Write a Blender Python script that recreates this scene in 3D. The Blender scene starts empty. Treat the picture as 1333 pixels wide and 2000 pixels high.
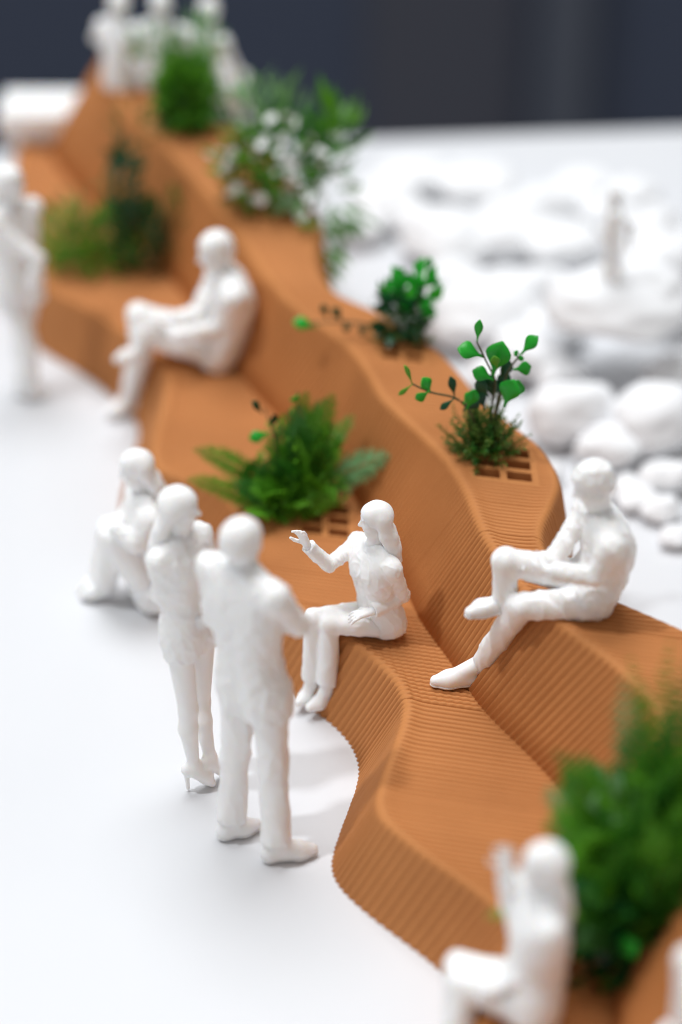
import bpy, math, random
import numpy as np
from mathutils import Vector, Matrix, noise as mnoise

# ------------------------------------------------------------------ units
# Everything is laid out in "figure metres" (a printed figure stands about 1.6)
# and shrunk to the real size of the tabletop model (1:25) when a mesh is made.
S = 0.04
R = math.radians
sc = bpy.context.scene
col = sc.collection

# ------------------------------------------------------------------ camera
cam_d = bpy.data.cameras.new('camera')
cam = bpy.data.objects.new('camera', cam_d)
col.objects.link(cam)
cam.location = (0, 0, 6.7 * S)
cam.rotation_euler = (R(90 - 33), 0, 0)
cam_d.sensor_fit = 'VERTICAL'
cam_d.sensor_height = 36
cam_d.lens = 85
cam_d.clip_start = 0.01
cam_d.clip_end = 20
cam_d.dof.use_dof = True
cam_d.dof.focus_distance = 10.42 * S
cam_d.dof.aperture_fstop = 5.8
cam_d.dof.aperture_blades = 0
sc.camera = cam

# ------------------------------------------------------------------ light
world = bpy.data.worlds.new('World')
sc.world = world
world.use_nodes = True
bg = world.node_tree.nodes['Background']
bg.inputs['Color'].default_value = (1.0, 0.955, 0.91, 1)
bg.inputs['Strength'].default_value = 0.25

def area_light(name, loc, target, size, power, color):
    d = bpy.data.lights.new(name, 'AREA')
    d.shape = 'DISK'
    d.size = size * S
    d.energy = power
    d.color = color
    o = bpy.data.objects.new(name, d)
    col.objects.link(o)
    o.location = Vector(loc) * S
    o.rotation_euler = (Vector(target) - Vector(loc)).to_track_quat('-Z', 'Y').to_euler()
    return o

# window light from the left, high up; large ceiling softbox
area_light('key_lamp', (-27.0, 4.0, 56.0), (0.2, 9.0, 0.3), 3.6, 17.0, (0.93, 0.965, 1.0))
area_light('ceiling_lamp', (-4.0, 26.0, 58.0), (0.2, 9.0, 0.3), 36.0, 35.0, (0.95, 0.975, 1.0))

vs = sc.view_settings
vs.view_transform = 'Standard'
vs.look = 'None'
vs.exposure = 0.45
vs.gamma = 1.0
vs.use_curve_mapping = False
sc.cycles.filter_width = 1.1
sc.cycles.max_bounces = 8
sc.cycles.diffuse_bounces = 4

# ------------------------------------------------------------------ materials
def new_mat(name):
    m = bpy.data.materials.new(name)
    m.use_nodes = True
    nt = m.node_tree
    return m, nt, nt.nodes['Principled BSDF']

def noise_colour(nt, bsdf, c0, c1, scale, detail=4.0, rough=None):
    tc = nt.nodes.new('ShaderNodeTexCoord')
    n = nt.nodes.new('ShaderNodeTexNoise')
    n.inputs['Scale'].default_value = scale
    n.inputs['Detail'].default_value = detail
    nt.links.new(tc.outputs['Object'], n.inputs['Vector'])
    r = nt.nodes.new('ShaderNodeValToRGB')
    r.color_ramp.elements[0].position = 0.3
    r.color_ramp.elements[1].position = 0.7
    r.color_ramp.elements[0].color = (*c0, 1)
    r.color_ramp.elements[1].color = (*c1, 1)
    nt.links.new(n.outputs['Fac'], r.inputs['Fac'])
    nt.links.new(r.outputs['Color'], bsdf.inputs['Base Color'])
    if rough:
        mr = nt.nodes.new('ShaderNodeMapRange')
        mr.inputs['To Min'].default_value = rough[0]
        mr.inputs['To Max'].default_value = rough[1]
        nt.links.new(n.outputs['Fac'], mr.inputs['Value'])
        nt.links.new(mr.outputs['Result'], bsdf.inputs['Roughness'])
    return tc, n

def bump(nt, bsdf, tc, scale, strength, dist):
    n = nt.nodes.new('ShaderNodeTexNoise')
    n.inputs['Scale'].default_value = scale
    n.inputs['Detail'].default_value = 5
    nt.links.new(tc.outputs['Object'], n.inputs['Vector'])
    b = nt.nodes.new('ShaderNodeBump')
    b.inputs['Strength'].default_value = strength
    b.inputs['Distance'].default_value = dist
    nt.links.new(n.outputs['Fac'], b.inputs['Height'])
    nt.links.new(b.outputs['Normal'], bsdf.inputs['Normal'])

M = {}
m, nt, b = new_mat('terracotta_filament')
tc, _ = noise_colour(nt, b, (0.455, 0.180, 0.058), (0.530, 0.217, 0.073), 60, 5, (0.50, 0.66))
b.inputs['Specular IOR Level'].default_value = 0.12
bump(nt, b, tc, 900, 0.12, 0.0004)
M['bench'] = m
m, nt, b = new_mat('white_resin')
tc, _ = noise_colour(nt, b, (0.945, 0.94, 0.93), (0.955, 0.952, 0.944), 120, 3, (0.42, 0.55))
b.inputs['Specular IOR Level'].default_value = 0.35
b.inputs['Subsurface Weight'].default_value = 0.45
b.inputs['Subsurface Radius'].default_value = (1.0, 0.8, 0.6)
b.inputs['Subsurface Scale'].default_value = 0.002
bump(nt, b, tc, 1600, 0.08, 0.0002)
M['resin'] = m
m, nt, b = new_mat('white_table_laminate')
tc, _ = noise_colour(nt, b, (0.69, 0.70, 0.722), (0.71, 0.72, 0.74), 14, 6, (0.30, 0.42))
b.inputs['Specular IOR Level'].default_value = 0.4
M['table'] = m
m, nt, b = new_mat('white_stone')
tc, _ = noise_colour(nt, b, (0.84, 0.845, 0.86), (0.89, 0.895, 0.905), 70, 8, (0.6, 0.8))
bump(nt, b, tc, 260, 0.3, 0.001)
M['stone'] = m
m, nt, b = new_mat('dark_wall_paint')
noise_colour(nt, b, (0.034, 0.048, 0.086), (0.040, 0.055, 0.098), 1.2, 3, (0.6, 0.8))
M['wall'] = m
m, nt, b = new_mat('grey_post_paint')
noise_colour(nt, b, (0.062, 0.074, 0.105), (0.070, 0.084, 0.115), 1.5, 3, (0.5, 0.7))
M['post'] = m
m, nt, b = new_mat('brown_door_paint')
noise_colour(nt, b, (0.044, 0.050, 0.074), (0.050, 0.056, 0.080), 1.5, 3, (0.5, 0.7))
M['door'] = m
m, nt, b = new_mat('white_petal')
noise_colour(nt, b, (0.80, 0.80, 0.80), (0.88, 0.88, 0.86), 90, 2, (0.6, 0.7))
M['petal'] = m

def leaf_mat(key, c0, c1, rough=(0.35, 0.5), transl=0.25):
    m, nt, b = new_mat('leaf_' + key)
    noise_colour(nt, b, c0, c1, 130, 3, rough)
    b.inputs['Specular IOR Level'].default_value = 0.45
    t = nt.nodes.new('ShaderNodeBsdfTranslucent')
    t.inputs['Color'].default_value = (c1[0] * 1.5, c1[1] * 1.4, c1[2] * 1.1, 1)
    mx = nt.nodes.new('ShaderNodeMixShader')
    mx.inputs['Fac'].default_value = transl
    out = nt.nodes['Material Output']
    nt.links.new(b.outputs['BSDF'], mx.inputs[1])
    nt.links.new(t.outputs['BSDF'], mx.inputs[2])
    nt.links.new(mx.outputs['Shader'], out.inputs['Surface'])
    M[key] = m
leaf_mat('fern', (0.050, 0.200, 0.008), (0.120, 0.350, 0.020))
leaf_mat('fern_dark', (0.016, 0.120, 0.010), (0.045, 0.210, 0.018))
leaf_mat('fern_lime', (0.080, 0.300, 0.012), (0.150, 0.420, 0.030))
leaf_mat('fern_pale', (0.130, 0.300, 0.120), (0.200, 0.390, 0.160))
leaf_mat('glossy', (0.010, 0.300, 0.020), (0.030, 0.480, 0.040), (0.28, 0.4))
leaf_mat('glossy_dark', (0.004, 0.055, 0.022), (0.012, 0.110, 0.040), (0.28, 0.4))
leaf_mat('moss', (0.050, 0.110, 0.008), (0.100, 0.190, 0.020), (0.5, 0.7))
leaf_mat('moss_brown', (0.100, 0.110, 0.015), (0.160, 0.150, 0.030), (0.5, 0.7))
m, nt, b = new_mat('stem_brown')
noise_colour(nt, b, (0.05, 0.055, 0.02), (0.09, 0.085, 0.03), 200, 3, (0.5, 0.7))
M['stem'] = m

# ------------------------------------------------------------------ object helpers
def tag(o, label=None, cat=None, group=None, kind=None):
    if label: o['label'] = label
    if cat: o['category'] = cat
    if group: o['group'] = group
    if kind: o['kind'] = kind
    return o

def mesh_data(name, V, F, mat, smooth=True):
    """V (n,3) in figure metres; F = list of index arrays (quads / tris)."""
    me = bpy.data.meshes.new(name)
    V = np.asarray(V, dtype=np.float64) * S
    me.vertices.add(len(V))
    me.vertices.foreach_set('co', V.astype(np.float32).ravel())
    if isinstance(F, np.ndarray):
        F = [F]
    F = [np.asarray(f, dtype=np.int32) for f in F if len(f)]
    loops = np.concatenate([f.ravel() for f in F])
    sizes = np.concatenate([np.full(len(f), f.shape[1], np.int32) for f in F])
    starts = np.concatenate([[0], np.cumsum(sizes)[:-1]]).astype(np.int32)
    me.loops.add(len(loops))
    me.loops.foreach_set('vertex_index', loops)
    me.polygons.add(len(sizes))
    me.polygons.foreach_set('loop_start', starts)
    me.polygons.foreach_set('loop_total', sizes)
    me.polygons.foreach_set('use_smooth', np.full(len(sizes), smooth))
    me.materials.append(mat)
    me.update(calc_edges=True)
    me.validate()
    return me

def mobj(name, me, parent=None, loc=None):
    o = bpy.data.objects.new(name, me)
    col.objects.link(o)
    if parent: o.parent = parent
    if loc is not None: o.location = Vector(loc) * S
    return o

def empty(name, loc):
    o = bpy.data.objects.new(name, None)
    o.empty_display_size = 0.01
    col.objects.link(o)
    o.location = Vector(loc) * S
    return o

def copy_tree(o, parent=None):
    c = o.copy()
    col.objects.link(c)
    c.parent = parent
    for ch in o.children:
        copy_tree(ch, c)
    return c

class MB:
    """collects small polygons"""
    def __init__(self): self.v = []; self.q = []; self.t = []
    def box(self, x0, x1, y0, y1, z0, z1):
        n = len(self.v)
        self.v += [(x0,y0,z0),(x1,y0,z0),(x1,y1,z0),(x0,y1,z0),(x0,y0,z1),(x1,y0,z1),(x1,y1,z1),(x0,y1,z1)]
        self.q += [[n+a for a in f] for f in ((0,3,2,1),(4,5,6,7),(0,1,5,4),(1,2,6,5),(2,3,7,6),(3,0,4,7))]
        return self
    def tube(self, pts, r0, r1, seg=5):
        pts = [Vector(p) for p in pts]
        n0 = len(self.v)
        for i, p in enumerate(pts):
            d = (pts[min(i+1, len(pts)-1)] - pts[max(i-1, 0)]).normalized()
            a = d.orthogonal().normalized(); b_ = d.cross(a)
            r = r0 + (r1 - r0) * i / max(1, len(pts)-1)
            for k in range(seg):
                t = 2*math.pi*k/seg
                self.v.append(tuple(p + (a*math.cos(t) + b_*math.sin(t)) * r))
        for i in range(len(pts)-1):
            for k in range(seg):
                a0 = n0 + i*seg + k; a1 = n0 + i*seg + (k+1) % seg
                self.q.append([a0, a1, a1+seg, a0+seg])
    def leaf(self, base, d, nrm, L, W, cup=0.15, bend=0.2, n=3, shape=0.55):
        """one leaf blade: a folded, bent strip of 2n quads"""
        base = Vector(base); d = Vector(d).normalized(); nrm = Vector(nrm)
        nrm = (nrm - d*nrm.dot(d))
        nrm = nrm.normalized() if nrm.length > 1e-5 else d.orthogonal().normalized()
        s = d.cross(nrm)
        n0 = len(self.v)
        for i in range(n+1):
            t = i/n
            w = W*0.5*math.sin(math.pi*min(1, max(0.04, t**shape*0.98)))
            if i == n: w = W*0.03
            c = base + d*(L*t) - nrm*(bend*L*t*t)
            self.v += [tuple(c - s*w + nrm*(cup*w)), tuple(c), tuple(c + s*w + nrm*(cup*w))]
        for i in range(n):
            a = n0 + i*3
            self.q += [[a, a+1, a+4, a+3], [a+1, a+2, a+5, a+4]]
    def data(self, name, mat, smooth=True):
        F = []
        if self.q: F.append(np.array(self.q))
        if self.t: F.append(np.array(self.t))
        return mesh_data(name, np.array(self.v), F, mat, smooth)

def origin_shift(me, loc):
    me.transform(Matrix.Translation(-Vector(loc) * S))

# ------------------------------------------------------------------ setting: table, backdrop
EDGE = lambda x: 14.96 + 0.082 * x
t = MB()
x0, x1, yn, th = -9.0, 10.0, -4.0, 0.9
br = 0.12
prof = [(0, 0)]
n0 = 0
V = []; Q = []
for x in (x0, x1):
    ye = EDGE(x)
    pts = [(yn, -th), (yn, 0.0), (ye - br, 0.0)]
    for k in range(1, 7):
        a = math.pi/2 * k/6
        pts.append((ye - br + br*math.sin(a), -br + br*math.cos(a)))
    pts.append((ye, -th))
    V += [(x, y, z) for y, z in pts]
n = len(V)//2
Q = [[i, i+n, i+1+n, i+1] for i in range(n-1)]
tab = mobj('table', mesh_data('table', V, np.array(Q), M['table'], False))
tag(tab, 'white laminate tabletop that carries the whole model', 'table', kind='structure')

wall = empty('wall', (0, 34, -12))
w = MB().box(-26, 26, 34, 34.6, -16, 22)
me = w.data('wall_panel', M['wall'], False); origin_shift(me, (0, 34, -12)); mobj('wall_panel', me, wall)
for nm, xa, xb, mt, pr_ in (('door_panel', 0.35, 2.7, 'door', 0.10), ('post', 2.95, 3.65, 'post', 0.5)):
    w = MB().box(xa, xb, 34-pr_, 33.995, -15.9, 21.9)
    me = w.data(nm, M[mt], False); origin_shift(me, (0, 34, -12)); mobj(nm, me, wall)
tag(wall, 'dark navy wall far behind the table', 'wall', kind='structure')

# ------------------------------------------------------------------ the bench
K = 0.22            # the print layers are upright slices  y + K*x = const
ZS, ZU0 = 0.38, 0.88
RIM = [(5.6,0.46),(6.131,0.456),(6.332,0.474),(6.55,0.531),(6.724,0.596),(6.872,0.647),(6.998,0.649),(7.104,0.574),(7.316,0.324),(7.488,0.163),(7.594,0.142),(7.781,0.178),(8.137,0.261),(8.268,0.279),(8.424,0.247),(8.574,0.15),(8.691,0.008),(8.851,-0.153),(8.966,-0.272),(9.124,-0.394),(9.365,-0.462),(9.58,-0.486),(9.725,-0.549),(9.813,-0.716),(9.882,-0.893),(10.04,-0.939),(10.237,-0.939),(10.496,-0.916),(10.815,-0.904),(11.019,-0.971),(11.225,-1.161),(11.447,-1.37),(11.597,-1.586),(11.713,-1.672),(12.162,-1.795),(12.677,-1.914),(13.16,-2.001),(13.6,-2.02)]
JUN = [(5.6,0.90),(6.337,0.951),(6.682,1.01),(7.04,1.034),(7.387,1.027),(7.74,0.948),(7.975,0.831),(8.304,0.607),(8.642,0.479),(8.923,0.353),(9.305,0.257),(9.59,0.166),(9.969,0.034),(10.307,-0.171),(10.58,-0.345),(10.856,-0.49),(11.093,-0.60),(11.434,-0.74),(11.888,-0.93),(12.416,-1.24),(12.838,-1.52),(13.277,-1.76),(13.6,-1.85)]
URIM = [(5.6,1.2),(6.4,1.24),(6.875,1.278),(7.162,1.294),(7.523,1.298),(7.829,1.235),(8.069,1.1),(8.336,0.865),(8.569,0.743),(8.783,0.658),(8.932,0.611),(9.253,0.558),(9.519,0.477),(9.78,0.32),(9.989,0.191),(10.221,0.133),(10.434,0.059),(10.568,-0.042),(10.726,-0.172),(10.867,-0.278),(11.176,-0.418),(11.506,-0.538),(11.714,-0.629),(11.957,-0.752),(12.363,-0.975),(12.729,-1.236),(13.113,-1.38),(13.6,-1.44)]
UOUT = [(5.6,1.65),(6.6,1.70),(7.266,1.767),(7.881,1.769),(8.218,1.62),(8.382,1.403),(8.554,1.09),(8.695,0.93),(8.877,0.865),(9.03,0.875),(9.17,0.92),(9.388,0.985),(9.54,0.974),(9.728,0.918),(9.886,0.799),(10.091,0.655),(10.32,0.579),(10.549,0.464),(10.679,0.341),(10.861,0.191),(10.958,0.009),(11.081,-0.07),(11.299,-0.125),(11.475,-0.132),(11.723,-0.106),(11.926,-0.152),(12.229,-0.275),(12.53,-0.484),(12.809,-0.73),(13.031,-0.95),(13.6,-1.25)]
GS = np.arange(5.6, 13.6, 0.01)
def gauss(a, sig):
    r = int(sig/0.01*3); k = np.exp(-0.5*(np.arange(-r, r+1)*0.01/sig)**2); k /= k.sum()
    return np.convolve(np.pad(a, r, mode='edge'), k, mode='valid')
def curve(pts, sig=0.036):
    p = np.array(pts)
    return gauss(np.interp(GS, p[:,0], p[:,1]), sig)
cR, cJ, cU, cO = curve(RIM), curve(JUN, 0.07), curve(URIM, 0.055), curve(UOUT, 0.05)
cB = gauss(cR, 0.06) - np.interp(GS, [5.6, 10.6, 11.3, 13.6], [0.185, 0.185, 0.10, 0.08])
cK = gauss(cO, 0.16) + 0.17 + 0.10*np.exp(-((GS-9.0)/0.30)**2)
cZU = np.interp(GS, [5.6, 11.4, 13.1, 13.6], [ZU0, ZU0, 1.03, 1.03])
cZU = gauss(cZU, 0.15)
at = lambda c, s: np.interp(s, GS, c)

def profile(s, nseat, ntop, nface):
    """returns x, z, rib amplitude weight, zone for the slice s"""
    xb, xr, xj, xu, xo, xk, zu = (float(at(c, s)) for c in (cB, cR, cJ, cU, cO, cK, cZU))
    P_ = [(xb, -0.004), (xr, ZS), (xj, ZS-0.006), (xu, zu), (xo, zu), (xk, -0.004)]
    rad = [0, 0.048, 0.014, 0.050, 0.045, 0]
    cnt = [nface, nseat, nface, ntop, nface]
    X = []; Z = []; W = []; G = []
    ends = []
    for i in range(1, 5):
        a, c, e = (Vector(P_[j]) for j in (i-1, i, i+1))
        d0 = (a-c).normalized(); d1 = (e-c).normalized()
        ang = d0.angle(d1)
        tl = rad[i]/math.tan(ang/2)
        ends.append((c + d0*tl, c, c + d1*tl))
    for i in range(5):
        A = Vector(P_[0]) if i == 0 else ends[i-1][2]
        B = Vector(P_[5]) if i == 4 else ends[i][0]
        for k in range(cnt[i]):
            t_ = k/(cnt[i]-1)
            q = A.lerp(B, t_)
            e_ = min(t_, 1-t_)*cnt[i]
            X.append(q.x); Z.append(q.y); G.append(i)
            W.append(1.45 if i in (0, 2, 4) else 1.0)      # ribs deepened on the steep faces so self-shadowing darkens them
        if i < 4:
            p0, c, p2 = ends[i]
            for k in range(1, 8):
                t_ = k/8
                q = p0*(1-t_)**2 + c*(2*t_*(1-t_)) + p2*t_*t_
                X.append(q.x); Z.append(q.y); G.append(5+i)
                W.append((1 - 0.9*math.sin(math.pi*t_)**0.6) if i != 1 else 0.4)
    X = np.array(X); Z = np.array(Z)
    up_ = np.array([g_ in (1, 3, 5, 7, 8) for g_ in G])
    lip = 0.016*np.exp(-((X-xr)/0.055)**2)*(X < xj-0.05) + 0.016*np.exp(-((X-xu)/0.055)**2)*(X > xj+0.05) + 0.012*np.exp(-((X-xo)/0.05)**2)*(X > xj+0.05)
    Z = Z + lip*up_*(Z > 0.3)
    return X, Z, W, G

# planter grids: centre x, slice s, columns, rows, deck level
GRIDS = [dict(x=-0.075, s=9.640, nx=2, ny=3, z=ZS, zone=1, hx=0.098, hy=0.068, bar=0.030),
         dict(x=0.735, s=9.525, nx=2, ny=3, z=ZU0, zone=3, hx=0.112, hy=0.070, bar=0.030),
         dict(x=0.300, s=10.50, nx=2, ny=3, z=ZU0, zone=3, hx=0.085, hy=0.056, bar=0.028),
         dict(x=0.85, s=6.85, nx=3, ny=4, z=ZS, zone=1, hx=0.075, hy=0.060, bar=0.028),
         dict(x=-1.25, s=12.22, nx=4, ny=3, z=ZS, zone=1, hx=0.085, hy=0.062, bar=0.030),
         dict(x=-0.38, s=11.86, nx=3, ny=3, z=0.905, zone=3, hx=0.085, hy=0.062, bar=0.030)]
for g in GRIDS:
    g['wx'] = g['nx']*(g['hx']+g['bar']) + g['bar']
    g['wy'] = g['ny']*(g['hy']+g['bar']) + g['bar']

bench = empty('sinuous_bench', (0, 9, 0))
tag(bench, 'long sinuous terracotta bench model with ribbed layers, low seat and raised back tier', 'bench')
BO = (0, 9, 0)

def bench_module(sa, sb, pitch, amp, samples, nseat, ntop, nface, scallop=0.0, seed=1):
    rng = np.random.default_rng(seed)
    nrib = int(round((sb-sa)/pitch)); pitch = (sb-sa)/nrib
    jit = rng.normal(0, 0.05, nrib)           # every layer sits a touch differently
    us = np.linspace(-1, 1, samples)
    S_, D_, RI = [], [], []
    for r in range(nrib):
        last = r == nrib-1
        for u in (us if last else us[:-1]):
            S_.append(sa + (r + (u+1)/2)*pitch); D_.append(math.sqrt(max(0, 1-u*u*0.97)) ); RI.append(r)
    V = []; n = None; Zn = None
    for s, d, r in zip(S_, D_, RI):
        X, Z, W, G = profile(s, nseat, ntop, nface)
        X = np.array(X); Z = np.array(Z); W = np.array(W)
        if Zn is None: Zn = np.array(G)
        tx = np.gradient(X); tz = np.gradient(Z); l = np.hypot(tx, tz) + 1e-9
        nx, nz = -tz/l, tx/l
        a = amp*(1+jit[r])*(d-0.6)*W
        if scallop:
            mod = 1 + scallop*np.sin(2*math.pi*X/0.036 + 0.9*r)*(Zn == 1)
            a = amp*(d*mod - 0.6)*W
        X2 = X + nx*a; Z2 = Z + nz*a
        Y2 = s - K*X2
        Z2[0] = max(Z2[0], 0.001); Z2[-1] = max(Z2[-1], 0.001)
        V.append(np.stack([X2, Y2, Z2], 1)); n = len(X)
    V = np.array(V); m_ = len(V)
    idx = np.arange(m_*n).reshape(m_, n)
    Q = np.stack([idx[:-1,:-1], idx[:-1,1:], idx[1:,1:], idx[1:,:-1]], -1)
    ctr = (V[:-1,:-1] + V[1:,1:])*0.5
    keep = np.ones(Q.shape[:2], bool)
    zone = np.maximum(Zn[:-1], Zn[1:]); zone2 = np.minimum(Zn[:-1], Zn[1:])
    for g in GRIDS:
        cs = ctr[...,1] + K*ctr[...,0]
        ins = (abs(ctr[...,0]-g['x']) < g['wx']/2 - 0.016) & (abs(cs-g['s']) < g['wy']/2 - 0.014)
        keep &= ~(ins & ((zone == g['zone']) & (zone2 == g['zone']))[None,:])
    F = Q[keep]
    # end caps, set 2 mm inside so that modules meet with a fine joint
    me = mesh_data('bench_module', V.reshape(-1,3), [F, idx[0][::-1][None,:], idx[-1][None,:]] , M['bench'])
    origin_shift(me, BO)
    return mobj('bench_module', me, bench)

bench_module(5.62, 8.3100, 0.0300, 0.0200, 8, 26, 10, 5, 0.0, 1)
bench_module(8.3115, 8.9300, 0.0285, 0.0225, 8, 76, 10, 5, 0.07, 2)
bench_module(8.9315, 11.0, 0.0275, 0.0190, 7, 30, 18, 5, 0.0, 3)
bench_module(11.0005, 13.55, 0.0275, 0.0170, 6, 22, 18, 5, 0.0, 4)

for g in GRIDS:
    xs = [-g['wx']/2]; ys = [-g['wy']/2]
    for i in range(g['nx']): xs += [xs[-1]+g['bar'], xs[-1]+g['bar']+g['hx']]
    xs.append(xs[-1]+g['bar'])
    for i in range(g['ny']): ys += [ys[-1]+g['bar'], ys[-1]+g['bar']+g['hy']]
    ys.append(ys[-1]+g['bar'])
    b_ = MB()
    top, dep = 0.006, -0.13
    def pt(x, y, z): return (g['x']+x, g['s'] + y - K*(g['x']+x), g['z'] + z)
    def quad(*p):
        n_ = len(b_.v); b_.v += p; b_.q.append([n_, n_+1, n_+2, n_+3])
    hole = lambda i, j: 0 <= i < len(xs)-1 and 0 <= j < len(ys)-1 and i % 2 == 1 and j % 2 == 1
    for i in range(len(xs)-1):
        for j in range(len(ys)-1):
            z = dep if hole(i, j) else top
            quad(pt(xs[i],ys[j],z), pt(xs[i+1],ys[j],z), pt(xs[i+1],ys[j+1],z), pt(xs[i],ys[j+1],z))
            if hole(i, j):
                c4 = [(xs[i],ys[j]),(xs[i+1],ys[j]),(xs[i+1],ys[j+1]),(xs[i],ys[j+1])]
                for k in range(4):
                    p, q = c4[k], c4[(k+1)%4]
                    quad(pt(*p,dep), pt(*q,dep), pt(*q,top), pt(*p,top))
    c4 = [(xs[0],ys[0]),(xs[-1],ys[0]),(xs[-1],ys[-1]),(xs[0],ys[-1])]
    for k in range(4):
        p, q = c4[k], c4[(k+1)%4]
        quad(pt(*p,-0.02), pt(*q,-0.02), pt(*q,top), pt(*p,top))
    me = b_.data('planter_grid', M['bench'], False)
    origin_shift(me, BO)
    mobj('planter_grid', me, bench)

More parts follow.
